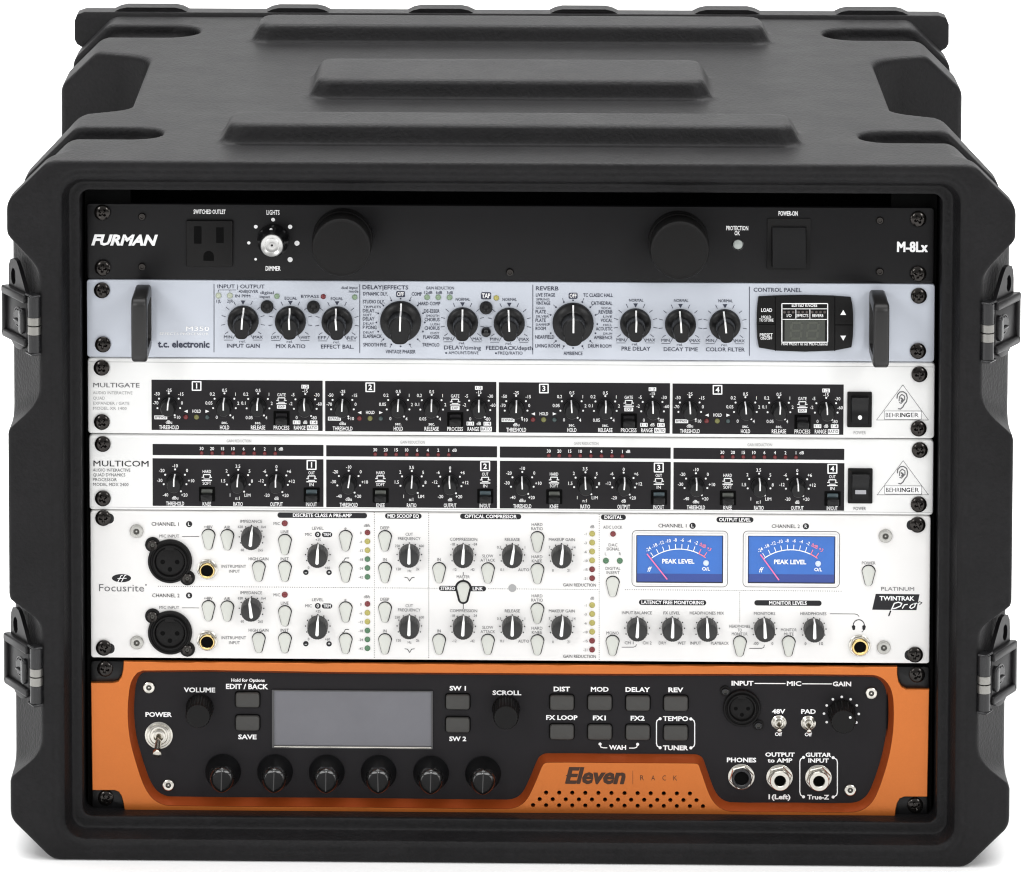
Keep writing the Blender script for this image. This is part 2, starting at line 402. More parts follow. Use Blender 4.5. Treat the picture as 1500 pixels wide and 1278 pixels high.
def build_shell():
    half = np.empty((len(XS), len(DS), len(ZS)), 'f4')
    for i in range(0, len(DS), 24):
        dd = DS[i:i+24]; half[:, i:i+24, :] = shell(XS[:, None, None], dd[None, :, None], ZS[None, None, :])
    V = np.concatenate([half[:0:-1], half], 0); X = np.concatenate([-XS[:0:-1], XS]); del half
    nx, ny, nz = V.shape; S = V < 0
    cnt = np.zeros((nx-1, ny-1, nz-1), 'u1')
    for a in (0, 1):
        for b in (0, 1):
            for c in (0, 1): cnt += S[a:nx-1+a, b:ny-1+b, c:nz-1+c]
    I, J, K = np.nonzero((cnt > 0) & (cnt < 8))
    idx = np.full(cnt.shape, -1, 'i4'); idx[I, J, K] = np.arange(len(I))
    acc = np.zeros((len(I), 3)); num = np.zeros(len(I)); G = (X, DS, ZS)
    cor = [(a, b, c) for a in (0, 1) for b in (0, 1) for c in (0, 1)]
    for p in cor:
        for ax in range(3):
            if p[ax]: continue
            q = list(p); q[ax] = 1
            va = V[I+p[0], J+p[1], K+p[2]]; vb = V[I+q[0], J+q[1], K+q[2]]
            hit = (va < 0) != (vb < 0); t = np.where(hit, va/np.where(hit, va-vb, 1), 0)
            for k, ix in enumerate((I, J, K)):
                ca = G[k][ix+p[k]]; cb = G[k][ix+q[k]]
                acc[:, k] += np.where(hit, ca+(cb-ca)*t, 0)
            num += hit
    acc /= num[:, None]
    faces = []
    for ax in range(3):
        sl = [slice(1, -1)]*3; sl[ax] = slice(0, -1); s2 = list(sl); s2[ax] = slice(1, None)
        A = S[tuple(sl)]; B = S[tuple(s2)]
        i, j, k = np.nonzero(A != B); fl = A[i, j, k]
        base = [i+1, j+1, k+1]; base[ax] = (i, j, k)[ax]
        o1, o2 = [(1, 2), (2, 0), (0, 1)][ax]
        def g(d1, d2):
            b = [w.copy() for w in base]; b[o1] -= d1; b[o2] -= d2; return idx[b[0], b[1], b[2]]
        q = np.stack([g(1, 1), g(0, 1), g(0, 0), g(1, 0)], 1)
        q[~fl] = q[~fl][:, ::-1]; faces.append(q)
    Fq = np.concatenate(faces); Fq = Fq[(Fq >= 0).all(1)]
    me = bpy.data.meshes.new('shell')
    co = np.stack([acc[:, 0], acc[:, 1]-25, acc[:, 2]+ZOFF], 1)*.001
    me.vertices.add(len(co)); me.vertices.foreach_set('co', co.astype('f4').ravel())
    me.loops.add(Fq.size); me.loops.foreach_set('vertex_index', Fq.astype('i4').ravel())
    me.polygons.add(len(Fq)); me.polygons.foreach_set('loop_start', np.arange(0, Fq.size, 4, dtype='i4'))
    me.polygons.foreach_set('loop_total', np.full(len(Fq), 4, 'i4'))
    me.polygons.foreach_set('use_smooth', np.ones(len(Fq), bool))
    me.update(calc_edges=True); me.validate(); me.materials.append(CASE)
    return me
case = bpy.data.objects.new('rack_case', None); COL.objects.link(case); case.empty_display_size = .05
case['label'] = 'large black moulded plastic rack case with ribbed top, open front and black side latches'
case['category'] = 'rack case'
obj('shell', build_shell(), case)
# rear lid, a little taller than the body, with stiffening bosses along its top
mm = M(); zt2 = ZT+ZOFF+2.2
half = [(270, 8), (270, 352), (277, 357.5), (284.5, 362+ZOFF-22), (286.5, 366+ZOFF-20), (286.5, zt2-6), (285, zt2-2), (281, zt2)]
half = [(266, 10), (270, 16), (270, 350+ZOFF), (277, 355+ZOFF), (285, 360+ZOFF), (286.6, 363+ZOFF), (286.6, zt2-6), (285, zt2-1.8), (280, zt2)]
lid = half+[(-x, z) for x, z in reversed(half)]
mm.loft([[(x, -y, z) for x, z in inset(lid, i)] for y, i in ((433.5, 1.2), (434.5, 0), (450, 0), (453, 2))])
for pa, pb in ((172, 274), (394, 481), (601, 692), (808, 902), (1018, 1110), (1225, 1326)):
    x0 = at(pa, 10, 450)[0]; x1 = at(pb, 10, 450)[0]
    a = [(x0+7, zt2+2.7), (x1-7, zt2+2.7), (x1-2.5, zt2+1.7), (x1+4, zt2-1.5), (x1+4, zt2-6), (x0-4, zt2-6), (x0-4, zt2-1.5), (x0+2.5, zt2+1.7)]
    mm.loft([[(x, -y, z) for x, z in a] for y in (437, 452)])
obj('rear_lid', mm.mesh('rear_lid', CASE, 40), case)
# rack rails behind the ears
for s in (-1, 1):
    mm = M().prism(rrect(s*230-13, s*230+13, -14+ZOFF, 368+ZOFF, 1), -9, -5.5)
    obj('rack_rail', mm.mesh('rack_rail', HOLE), case)

# ------------------------------------------------------------------ latches
def latch(side, px, py):
    zc = at(px, py, -24)[1]+ZOFF
    sa, ca = .50, .866
    def xf(p):                      # (u along the plate to the rear, n outward, v up)
        u, n, vv = p
        return (side*(269.6+u*sa+n*ca), -(.5+u*ca-n*sa-25), vv+zc)
    def bx(mm, u0, u1, n0, n1, v0, v1, r=1.): mm.prism(rrect(u0, u1, v0, v1, r, 3), n0, n1, min(.8, (n1-n0)*.4))
    mm = M()
    bx(mm, 4.5, 35, -1, 2.6, -11, 15.5)
    bx(mm, 4, 36, 1, 4.6, 11.6, 16.6, 1.8); bx(mm, 4, 36, 1, 4.4, -13.4, -8.6, 1.8)
    bx(mm, 32.5, 36, 0, 4.4, -12, 15)
    mm.prism(arc(19, -12.5, 9, 5.2, 180, 360, 12), -1, 2, .5)
    root = obj('latch', mm.mesh('latch', LATCH, 40, xf=xf), case)
    # tongue with a finger hole
    oc = [(6, 14), (32, 14), (32, 24), (31.4, 29), (29, 32.5), (25, 33.6), (21, 32.8), (18, 30)]
    ou = []
    for i in range(8):
        a, b = oc[i], oc[(i+1) % 8]
        for k in range(4): ou.append((a[0]+(b[0]-a[0])*k/4, a[1]+(b[1]-a[1])*k/4))
    hole = []
    for x, z in ou:
        a = math.atan2(z-23, x-25.2); hole.append((25.2+3.2*cos(a), 23+4.8*sin(a)))
    tt = M()
    tt.loft([[(x, -1, z) for x, z in hole], [(x, -1, z) for x, z in ou], [(x, 1.4, z) for x, z in ou], [(x, 1.4, z) for x, z in hole], [(x, -1, z) for x, z in hole]], False, False)
    obj('tongue', tt.mesh('tongue', LATCH, 40, xf=xf), root)
    t2 = M(); t2.lathe([(6, 2.5), (6, 2.9), (5.3, 3.0), (5.1, 2.6), (4.5, 2.7), (4.3, 3.5), (.05, 3.5)], 28, (16, 1.5))
    t2.prism(rrect(6.0, 11.2, -6.5, 8.2, 2.5, 5), 2.4, 5.2, .8); t2.prism(rrect(11, 19, -.8, .8, .7, 3), 3.4, 4.8, .4)
    obj('thumb_turn', t2.mesh('thumb_turn', GLOSSB, 40, xf=xf), root)
    def vcyl(mm, r, u, n, v0, v1, k=18):
        mm.loft([[(u+r*cos(2*PI*i/k), n+r*sin(2*PI*i/k), vv) for i in range(k)] for vv in (v0, v1)])
    hg = M(); vcyl(hg, 3.7, 0, 0, -15.4, -5.4); vcyl(hg, 3.7, 0, 0, 4.8, 16.4); vcyl(hg, 2.2, 0, 0, -15, 16)
    bx(hg, -4.2, 5, -2, 3.6, 16.4, 17.8, .6); bx(hg, -4.2, 5, -2, 3.6, -17, -15.5, .6)
    obj('hinge', hg.mesh('hinge', GLOSSB, 40, xf=xf), root)
    for v0, v1 in ((-5.2, -.5), (.2, 4.6)):
        b = M(); vcyl(b, 3.8, 0, 0, v0, v1); obj('hinge_roller', b.mesh('hinge_roller', mat('roller_steel', (.24, .235, .22), .3, metal=.9), 40, xf=xf), root)
    st = M(); st.prism(rrect(8.0, 9.2, -4, 5.6, .6, 4), 5.1, 5.35); obj('shackle', st.mesh('shackle', mat('shackle_grey', (.12, .12, .12), .35), 40, xf=xf), root)
for s_, px_, py_ in ((-1, 52, 476), (-1, 56, 990), (1, 1448, 486.5), (1, 1446, 1001)): latch(s_, px_, py_)

# ------------------------------------------------------------------ shared controls
def panel_mesh(u, x0, x1, yl, yr, name, m_, th=3., bev=.5, r=1.6):
    """face plate from px edges; yl/yr = (top, bottom) px at the left and right edge"""
    a = u.p(x0, yl[0]); b = u.p(x0, yl[1]); c = u.p(x1, yr[0]); d = u.p(x1, yr[1])
    zt_, zb_ = (a[1]+c[1])/2, (b[1]+d[1])/2; xa, xb = (a[0]+b[0])/2, (c[0]+d[0])/2
    return M().prism(rrect(xa, xb, zb_, zt_, r, 3), -th, 0, bev).mesh(name, m_)
def ribbon(prof, w, w1=None):
    """pointer line laid along a knob's profile (r,h) list, from the rim upwards to the centre"""
    mm = M(); n = len(prof); w1 = w1 or w
    for i in range(n-1):
        (r0, h0), (r1, h1) = prof[i], prof[i+1]
        a = w+(w1-w)*i/(n-1); b = w+(w1-w)*(i+1)/(n-1)
        mm.add([(-a/2, h0, r0), (a/2, h0, r0), (b/2, h1, r1), (-b/2, h1, r1)], [(0, 1, 2, 3)])
    return mm
def knob(u, kind, px, py, h=1.5, rot=0., name='knob', label=None):
    me, extra = proto(('knob', kind), KNOBS[kind])
    o = u.part(name, me, px, py, h, roty=rot, label=label)
    for nm, m2 in extra: obj(nm, m2, o)
    return o
def k_fx(sc, hh):
    def f():
        p = [(8.9*sc, 0), (8.9*sc, 2.2), (8.5*sc, 3.0), (7.2*sc, 3.4), (5.4*sc, 5.5), (4.9*sc, hh-.8), (4.3*sc, hh), (.05, hh)]
        mm = M().lathe(p, 44)
        bar = M(); bar = mm.loft([[(x, h, z) for x, z in rrect(-4.2*sc*k, 4.2*sc*k, -7.4*sc*k2, 3.4*sc, 3.4*sc*k, 5)] for h, k, k2 in ((3, 1.05, 1.12), (8, 1, 1.05), (hh-.6, .92, .95), (hh+.1, .82, .85))])
        e_ = .12
        r = ribbon([(8.3*sc, 3.2+e_), (7.2*sc, 3.5+e_), (5.5*sc, 5.6+e_*2), (5.05*sc, hh-.7), (4.3*sc, hh+.15+e_), (-1.2*sc, hh+.15+e_)], .95)
        return mm.mesh('knob', BLACK, 35), [('pointer', r.mesh('pointer', INK['white'], recalc=False))]
    return f
def k_small():
    mm = M().lathe([(4.9, 0), (4.9, 1.2), (4.4, 1.8), (4.0, 11), (3.6, 11.6), (.05, 11.7)], 36, knurl=0)
    r = ribbon([(4.85, .9), (4.4, 2.0), (4.12, 10.9), (3.5, 11.75), (-.1, 11.85)], .75)
    return mm.mesh('knob', BLACK, 35), [('pointer', r.mesh('pointer', INK['white'], recalc=False))]
def k_pre():
    n = 72; rs = []
    prof = [(6.0, 0), (5.9, 1), (5.75, 8.2), (5.3, 9.0), (4.9, 9.2), (.05, 9.3)]
    mm = M().lathe(prof, n, knurl=24, kamp=.012)
    r = ribbon([(5.98, .6), (5.85, 8.0), (5.4, 9.1), (4.6, 9.4), (1, 9.42), (-2.4, 9.42)], .7, 1.9)
    r.flat(circle(.98, 14, 0, -2.5), 9.43)
    return mm.mesh('knob', CHAR, 30), [('pointer', r.mesh('pointer', INK['white'], recalc=False))]
def k_dim():
    mm = M().lathe([(9.1, 0), (9.0, 3), (8.6, 7), (7.4, 9), (6.7, 14.8), (.05, 14.8)], 48)
    cp = M().lathe([(6.45, 14.6), (6.45, 15.5), (6.1, 15.9), (5.6, 15.8), (4.2, 15.2), (3.9, 15.35), (2.2, 14.9), (1.9, 15.), (.05, 14.7)], 40)
    d = M().flat(circle(.85, 14, -.8, 8.0), 9.2)
    d.v = [(x, 8.6, z-.3) for x, h, z in d.v]
    return mm.mesh('knob', BLACK, 35), [('cap', cp.mesh('cap', SILVER, 35)), ('pointer', d.mesh('pointer', INK['white'], recalc=False))]
def k_lamp():
    mm = M().lathe([(17.2, 0), (17.2, 9), (16.7, 9.6), (16.7, 24.8), (16.3, 25.5), (15.7, 25.8), (15.1, 25.6), (14.6, 25.7), (.05, 25.7)], 72)
    return mm.mesh('pull_out_lamp', MATTE, 35), []
def k_chick():
    n = 48; L = []
    for r, h, sl in ((10.3, 0, 0), (10.2, 1.5, 0), (9.7, 2.4, 0), (8.7, 8, 0), (7.6, 14.0, .5), (7.4, 15.1, .5), (6.8, 16.1, .5), (6.0, 16.75, .5), (5.1, 17.0, .5), (2.2, 17.1, .5), (.05, 17.15, .5)):
        L.append([(x, h-sl*abs(x), z) for x, z in circle(r, n)])
    mm = M().loft(L)
    rim = M().loft([[(x, h+.06-.5*abs(x), z) for x, z in circle(r, n)] for r, h in ((7.75, 14.2), (7.5, 15.1), (6.9, 16.1), (6.1, 16.75), (5.2, 17.05))], False, False)  # glossy ring added to catch a highlight on the knob's top edge
    r = ribbon([(7.45, 15.2), (6.1, 16.9), (3, 17.25), (-5.6, 17.1)], .6)
    return mm.mesh('knob', mat('gloss_dark_knob', (.0050, .0050, .0054), .34, spec=.2), 26), [('pointer', r.mesh('pointer', mat('dim_grey_line', (.03, .03, .03), .4), recalc=False)), ('rim', rim.mesh('rim', mat('highlight_rim', (.006, .006, .006), .10, spec=1.), 60))]
def k_knurl():
    mm = M().lathe([(7.9, 0), (7.9, 1), (7.4, 2), (7.1, 15), (6.6, 16), (.05, 16.2)], 104, knurl=26, kamp=.03)
    return mm.mesh('knob', MATTE, 25), []
KNOBS = {'fx': k_fx(1, 16), 'fxbig': k_fx(1.32, 18), 'small': k_small, 'pre': k_pre, 'dim': k_dim, 'lamp': k_lamp, 'chick': k_chick, 'knurl': k_knurl}
def pill_poly(g=0.):
    q = 2.56; o = []
    for i in range(17): a = PI*i/16*.94+PI*.03; o.append(((9.2/q+g)*cos(a), 5.6/q+(9.2/q+g)*sin(a)))
    for i in range(13): a = PI*1.03+PI*.94*i/12; o.append(((5./q+g)*cos(a), -10./q+(5./q+g)*sin(a)))
    return o
def pill(u, px, py):
    me = proto('pill', lambda: M().prism(pill_poly(), 0, 2.0, .7).mesh('push_button', PILL, 50))
    ed = proto('pill_shade', lambda: M().prism([(x+.12, z+.12) for x, z in pill_poly(.42)], 0, .35).mesh('surround_and_shade', INK['black']))  # black outline shifted up and right, painting the shadow edge of the button
    o = u.part('push_button', me, px, py, 1.5); obj('surround_and_shade', ed, o); return o
def square_button(u, px, py, w=35, hgt=22):
    q = 2.56
    def b(): return M().prism(rrect(-w/2/q, w/2/q, -hgt/2/q, hgt/2/q, 1.6, 4), 0, 2.6, .7).mesh('push_button', RUBBER, 50)
    def g(): return M().prism(rrect(-w/2/q-.6, w/2/q+.6, -hgt/2/q-.6, hgt/2/q+.6, 2, 4), 0, .3).mesh('surround_and_shade', HOLE)
    o = u.part('push_button', proto(('sq', w, hgt), b), px, py, 2); obj('surround_and_shade', proto(('sqg', w, hgt), g), o); return o
def latch_switch(u, px, py, m_top, w=18, hgt=19):
    q = 2.56
    a = proto('lsw', lambda: M().prism(rrect(-4.6, 4.6, -4.2, 4.2, .3, 2), 0, .5).mesh('push_switch', HOLE))
    o = u.part('push_switch', a, px, py)
    b = proto('lswb', lambda: M().prism(rrect(-3.3, 3.3, -2.3, 1.2, .4, 2), .4, 6.5, .5).mesh('button', BLACK))
    obj('button', b, o)
    c = proto(('lswt', m_top.name), lambda: M().prism(rrect(-3.1, 3.1, 1.0, 3.1, .3, 2), .4, 2.0, .3).mesh('lens', m_top))
    obj('lens', c, o); return o
def jack(u, px, py, r, ring, hexm, hole, name='jack_socket', bush=False, label=None):
    k = ('jack', r, ring.name, hole, bush)
    def b():
        q = r/2.56
        mm = M().lathe([(q*1.04, 0), (q*1.04, .7), (q*.98, .9), (q*.5, .9)], 36, cap1=False)
        hx = [(q*.99*cos(PI/3*i+.25), q*.99*sin(PI/3*i+.25)) for i in range(6)]
        mm.loft([[(x*s, h, z*s) for x, z in hx] for s, h in ((1, .8), (1, 2.2), (.93, 2.7))])
        return mm.mesh(name, hexm, 28)
    def rg():
        q = r/2.56; ro, ri = q*.80, hole/2.56
        hh = 7.5 if bush else 4.2
        mm = M().lathe([(ro, 2.5), (ro, hh-.5), (ro-.4, hh), (ri+.35, hh), (ri, hh-.4), (ri, 2.8)], 36, cap0=False, cap1=False)
        return mm.mesh('ring', ring, 30)
    def hl(): return M().flat(circle(hole/2.56+.05, 28), 2.85).mesh('opening', HOLE)
    o = u.part(name, proto(k, b), px, py, 1.5, label=label)
    obj('ring', proto(k+('r',), rg), o); obj('opening', proto(k+('h',), hl), o); return o
def xlr(u, px, py, r, ears, m_s, small):
    k = ('xlr', r)
    q = r/2.56
    def b():
        mm = M().lathe([(q, 0), (q, 1.6), (q*.96, 2.3), (q*.9, 2.4), (q*.86, 1.6), (q*.8, 1.4), (q*.76, 2.6), (q*.70, 2.7), (q*.68, 2.2), (q*.66, .5)], 56, cap1=False)
        for ex, ez in ears: mm.prism(circle(small/2.56*1.12, 20, ex/2.56, ez/2.56), 0, 1.2, .3)
        return mm.mesh('microphone_socket', MATTE, 30)
    def face():
        mm = M().lathe([(q*.655, .4), (q*.655, 1.2), (q*.6, 1.5), (.05, 1.5)], 40)
        mm.prism(rrect(-q*.22, q*.22, q*.52, q*.72, .5, 3), 1.2, 2.5, .3)
        return mm.mesh('insert', MATTE, 30)
    o = u.part('microphone_socket', proto(k, b), px, py, 1); fo = obj('insert', proto(k+(1,), face), o)
    def pin(): return M().flat(circle(q*.105, 16), 1.62).mesh('contact_hole', HOLE)
    for ax, az in ((-.33, -.02), (.33, -.02), (0, -.36)): obj('contact_hole', proto(k+(2,), pin), o, (ax*q, 0, az*q))
    for ex, ez in ears: obj('screw', socket_screw(small*.78, m_s), o, (ex/2.56, -1.2, ez/2.56))
    return o

# ================================================================== 1 power conditioner (black, topmost)
u = Unit('power_conditioner', 'black power conditioner with round pull-out lamps and mains outlet, topmost in the case', 'power conditioner', 0, (747, 412))
u.part('panel', panel_mesh(u, 127.5, 1368, (299.5, 409), (304.5, 415), 'panel', BLACK_PANEL))
u.screws([(149.5, 312), (150, 393.5), (1345.5, 321.4), (1345.5, 402)])
hexs = proto('hexs', lambda: M().lathe([(2.2, 0), (2.2, .8), (1.8, 1.2), (1.1, 1.2), (1.0, .4), (.02, .4)], 18).mesh('socket_screw', SCREW, 30))
for a, b in ((208, 317.4), (208, 391), (747, 399), (1289, 323), (1289, 398)): u.part('socket_screw', hexs, a, b)
u.t('FURMAN', 182.5, 352, 16.5, 98, bold=.045, shear=.28, part='brand_lettering')
u.t('M-8Lx', 1336.5, 362, 15.5, 45, bold=.035, part='brand_lettering')
u.t('SWITCHED OUTLET', 307, 310.5, 6.5, 47, bold=.015); u.t('LIGHTS', 400, 311.5, 7, 19, bold=.015); u.t('DIMMER', 400, 393.5, 7, 22, bold=.015)
u.t('PROTECTION', 1080, 334.5, 6.5, 32, bold=.015); u.t('OK', 1080, 341.8, 6.5, 8, bold=.015); u.t('POWER-ON', 1154.5, 313, 7, 28, bold=.02)
for a, b, r in ((400, 322, 2.8), (374.7, 332.3, 2.8), (425, 332.5, 3.2), (364.5, 356, 2.4), (435, 356.5, 3.8), (374.5, 380, 2), (425, 380.5, 3.8)): u.dot(a, b, r)
knob(u, 'dim', 399.8, 353, 3)
knob(u, 'lamp', 502, 349.5, 2, name='pull_out_lamp'); knob(u, 'lamp', 993.8, 353.5, 2, name='pull_out_lamp')
a, b, c, d = u.rect(273, 341, 322.5, 390)
mm = M().prism(rrect(a, b, c, d, .8, 3), 0, 2.2, .5); o = u.part('power_outlet', mm.mesh('power_outlet', MATTE))
for x0, x1, y0, y1 in ((284.5, 295.5, 330.5, 356), (317, 328, 332, 355)):
    a, b, c, d = u.rect(x0, x1, y0, y1); mm = M().flat(rrect(a, b, c, d, .2, 2), 2.3); u.part('slot', mm.mesh('slot', HOLE), parent=o)
gx, gz = u.p(306, 374.5); g = [(gx-3, gz-2.6), (gx+3, gz-2.6)]+arc(gx, gz, 3, 3.1, 0, 180, 12); u.part('slot', M().flat(g, 2.3).mesh('slot', HOLE), parent=o)
u.led(1081, 358.5, 7.5, 'clear')
mm = M().lathe([(3.4, 0), (3.4, .6), (2.9, .9), (2.8, .2)], 24, cap1=False); u.part('light_bezel', mm.mesh('light_bezel', GLOSSB), 1081, 358.5)
a, b, c, d = u.rect(1124, 1187, 320, 395)
mm = M(); lo = rrect(a, b, c, d, .8, 3); a2, b2, c2, d2 = u.rect(1129.5, 1181, 330, 389.5); li = rrect(a2, b2, c2, d2, .5, 3)
mm.loft([[(x, 0, z) for x, z in lo], [(x, .9, z) for x, z in lo], [(x, .9, z) for x, z in li], [(x, .1, z) for x, z in li]], False, True)
o = u.part('power_switch', mm.mesh('power_switch', MATTE))
a, b, c, d = u.rect(1131, 1179.5, 333, 388)
mm = M(); pr = [(d, .1), (d, 1.2), (c+(d-c)*.70, 4.6), (c, 8.2), (c, .1)]
mm.loft([[(x, h, z) for z, h in pr] for x in (a, b)]); u.part('rocker', mm.mesh('rocker', BLACK), parent=o)
u.flush()

# ================================================================== 2 effects processor (pale blue-grey)
u = Unit('effects_processor', 'pale blue-grey effects processor with two upright black handles and ten black knobs', 'effects processor', 0, (747, 527))
u.part('panel', panel_mesh(u, 127.3, 1369, (410.5, 522.8), (416.5, 530.8), 'panel', BLUE_PANEL))
u.screws([(149, 426), (150.5, 505.5), (1346.2, 434), (1345, 515)])
def handle(px, py):
    o_ = rrect(0, 39, -18.6, 18.6, 5, 6); i_ = rrect(5, 33, -12.5, 12.5, 3, 6)
    mm = M(); x0, x1 = -4.4, 4.4
    L = [[(x0+1, h, z) for h, z in i_], [(x0+.8, h, z) for h, z in inset(o_, .9)], [(x0, h, z) for h, z in inset(o_, 1.2)]]
    L = [[(x0, h, z) for h, z in i_], [(x0, h, z) for h, z in inset(o_, 1.3)], [(x0+.5, h, z) for h, z in inset(o_, .4)], [(x0+1.3, h, z) for h, z in o_],
         [(x1-1.3, h, z) for h, z in o_], [(x1-.5, h, z) for h, z in inset(o_, .4)], [(x1, h, z) for h, z in inset(o_, 1.3)], [(x1, h, z) for h, z in i_], [(x0, h, z) for h, z in i_]]
    mm.loft(L, False, False)
    u.part('handle', proto('handle', lambda: mm.mesh('handle', mat('handle_metal', (.013, .0125, .0125), .36, spec=.4, grain=.05), 40)), px, py, 0)
handle(211, 461.5); handle(1284, 469.5)
for x, y0, y1 in ((313.5, 416.5, 516), (527, 417, 517), (780.5, 418, 519), (1097.7, 420.5, 521)): u.line([(x, y0), (x, y1)], 1., 'blue')
B = 'blue'
u.t('INPUT | OUTPUT', 353, 420, 5.6, 69, B, .005); u.t('DELAY|EFFECTS', 564.5, 421.3, 6, 67, B, .012); u.t('REVERB', 801.5, 422.8, 6, 33, B, .01); u.t('CONTROL PANEL', 1139, 425, 6, 70, B, .01)
u.t('t.c. electronic', 269, 504.5, 10.5, 76, B, .03, part='brand_lettering'); u.t('M350', 289.5, 481.8, 6.5, 34, 'white', .012); u.t('EFFECTS PROCESSOR', 270, 489.3, 3.6, 72, 'white', 0)
for s, x, y, w in (('-40dB|OVER', 363, 427.2, 30), ('IN PPM', 355.5, 434, 22), ('digital', 391, 429, 20), ('input', 388, 434.8, 15), ('EQUAL', 426, 437.3, 18), ('BYPASS', 454, 434.5, 26), ('EQUAL', 493.5, 437.8, 18), ('dual input', 512, 421.8, 24), ('mode', 518, 427, 14), ('1|L', 320.5, 441.5, 7), ('2|R', 337, 441.5, 9),
                   ('GAIN REDUCTION', 644.5, 422.3, 41), ('12dB', 627.5, 428.8, 12), ('6dB', 643, 428.8, 9), ('3dB', 659, 429, 9), ('NORMAL', 678, 438.8, 21), ('NORMAL', 746.5, 439, 21), ('NORMAL', 932, 440.2, 21), ('NORMAL', 997.8, 440.6, 21), ('NORMAL', 1063, 441, 21)):
    u.t(s, x, y, 4.3, w, B, .004)
def fxknob(x, y, lo, hi, tx, tw, dy=0, rel=True, first=None, rot=0.):
    knob(u, 'fx', x, y, 1.5, rot)
    for k in range(11):
        if k in (5,): continue
        a = math.radians(-125+25*k); r0, r1 = 26.5, 32.5
        u.line([(x+r0*sin(a), y-r0*cos(a)), (x+r1*sin(a), y-r1*cos(a))], .8, B, caps=False)
    xx, zz = x, y-27.5
    q = [u.p(x-3.4, y-30.5), u.p(x, y-24.5), u.p(x+3.4, y-30.5)]; u.ink(B).flat(q, .18)
    u.t(lo, x-22, y+23, 4.4, 12, B, .003); u.t(hi, x+22, y+23.3, 4.4, 14, B, .003)
    u.line([(x-15, y+26), (x-11, y+19)], .7, B, caps=False); u.line([(x+15, y+26), (x+11, y+19)], .7, B, caps=False)
    u.line([(x-28, y+27.5), (x-15, y+27.5)], .6, B, caps=False); u.line([(x+28, y+27.5), (x+15, y+27.5)], .6, B, caps=False)
    u.t('rel.', x-.8, y+29.3, 3.8, 9, B)
    n = len(tx)
    if n == 2: u.t(tx[0]+' '+tx[1], x+.5, y+36, 5.8, tw, B, .008)
    else: u.t(tx[0], x, y+36, 5.8, tw, B, .008)
fxknob(356, 471, 'MIN', 'MAX', ('INPUT', 'GAIN'), 48, rot=.06); fxknob(425.3, 471.6, 'DRY', 'WET', ('MIX', 'RATIO'), 43, rot=-.04); fxknob(493.7, 472.2, 'EFF', 'REV', ('EFFECT', 'BAL.'), 48, rot=-.08)
fxknob(677.5, 473.6, 'MIN', 'MAX', ('DELAY/timing',), 54); fxknob(746, 474.2, 'MIN', 'MAX', ('FEEDBACK/depth',), 68, rot=-.06)
fxknob(931, 475.2, 'MIN', 'MAX', ('PRE', 'DELAY'), 42, rot=.03); fxknob(996.8, 476, 'MIN', 'MAX', ('DECAY', 'TIME'), 50, rot=-.06); fxknob(1062, 476.3, 'MIN', 'MAX', ('COLOR', 'FILTER'), 57, rot=-.1)
u.t('AMOUNT/DRIVE', 679, 517.2, 4.4, 44, B); u.t('FREQ/RATIO', 747.5, 517.6, 4.4, 36, B); u.dot(653.5, 517.3, 1.4, B); u.dot(726.5, 517.7, 1.4, B)
knob(u, 'fxbig', 586.8, 471.5, 1.5, .03); knob(u, 'fxbig', 839.5, 474, 1.5, 0)
def around(cx, cy, left, right, bottom, bw):
    for i, (s, tx, ty, w, sm) in enumerate(left+right):
        if sm: u.t(sm, (tx-w/2+len(sm)*1.7 if i < len(left) else tx+w/2-len(sm)*1.7), ty-5.6, 3.3, len(sm)*3.2, B, .003)
        u.t(s, tx, ty, 5.2, w, B, .012)
    for k in range(16):
        a = math.radians(22.5*k); u.dot(cx+35.5*sin(a), cy-35*cos(a), 1.25, B)
        if k in (1, 2, 3, 13, 14, 15, 6, 7, 9, 10):
            sx = 1 if k < 8 else -1
            u.line([(cx+35.5*sin(a), cy-35*cos(a)), (cx+41*sin(a), cy-40*cos(a)-(1 if k in (1, 15) else 0))], .6, B, caps=False)
    u.badge(cx-6.5, cx+6.5, cy-41.5, 9, B, .12, r=2); u.t('OFF', cx, cy-41.5, 6, 10, 'white', .02)
    u.t(bottom, cx, cy+43, 5.2, bw, B, .012)
around(586.8, 472.6, [('DYNAMIC DLY.', 550, 430.8, 36, ''), ('STUDIO DLY.', 547.5, 442.3, 32, ''), ('DELAY', 540, 455.5, 17, 'TRIPLETS'), ('DELAY', 540, 467.4, 17, 'SOFT'), ('P PONG', 541.5, 480, 20, 'DELAY'), ('SLAPBACK', 545.5, 493, 28, 'DELAY'), ('SMOOTH PHS.', 549.5, 505.5, 35, '')],
       [('COMP', 610.5, 431, 15, ''), ('HARD COMP', 629, 445, 32, ''), ('DE-ESSER', 632.5, 456, 23, ''), ('CHORUS', 633, 468.5, 22, 'SMOOTH'), ('CHORUS', 633, 481, 22, 'LUSH'), ('FLANGER', 632, 494, 24, 'DIST'), ('TREMOLO', 631, 505.5, 25, '')], 'VINTAGE PHASER', 44)
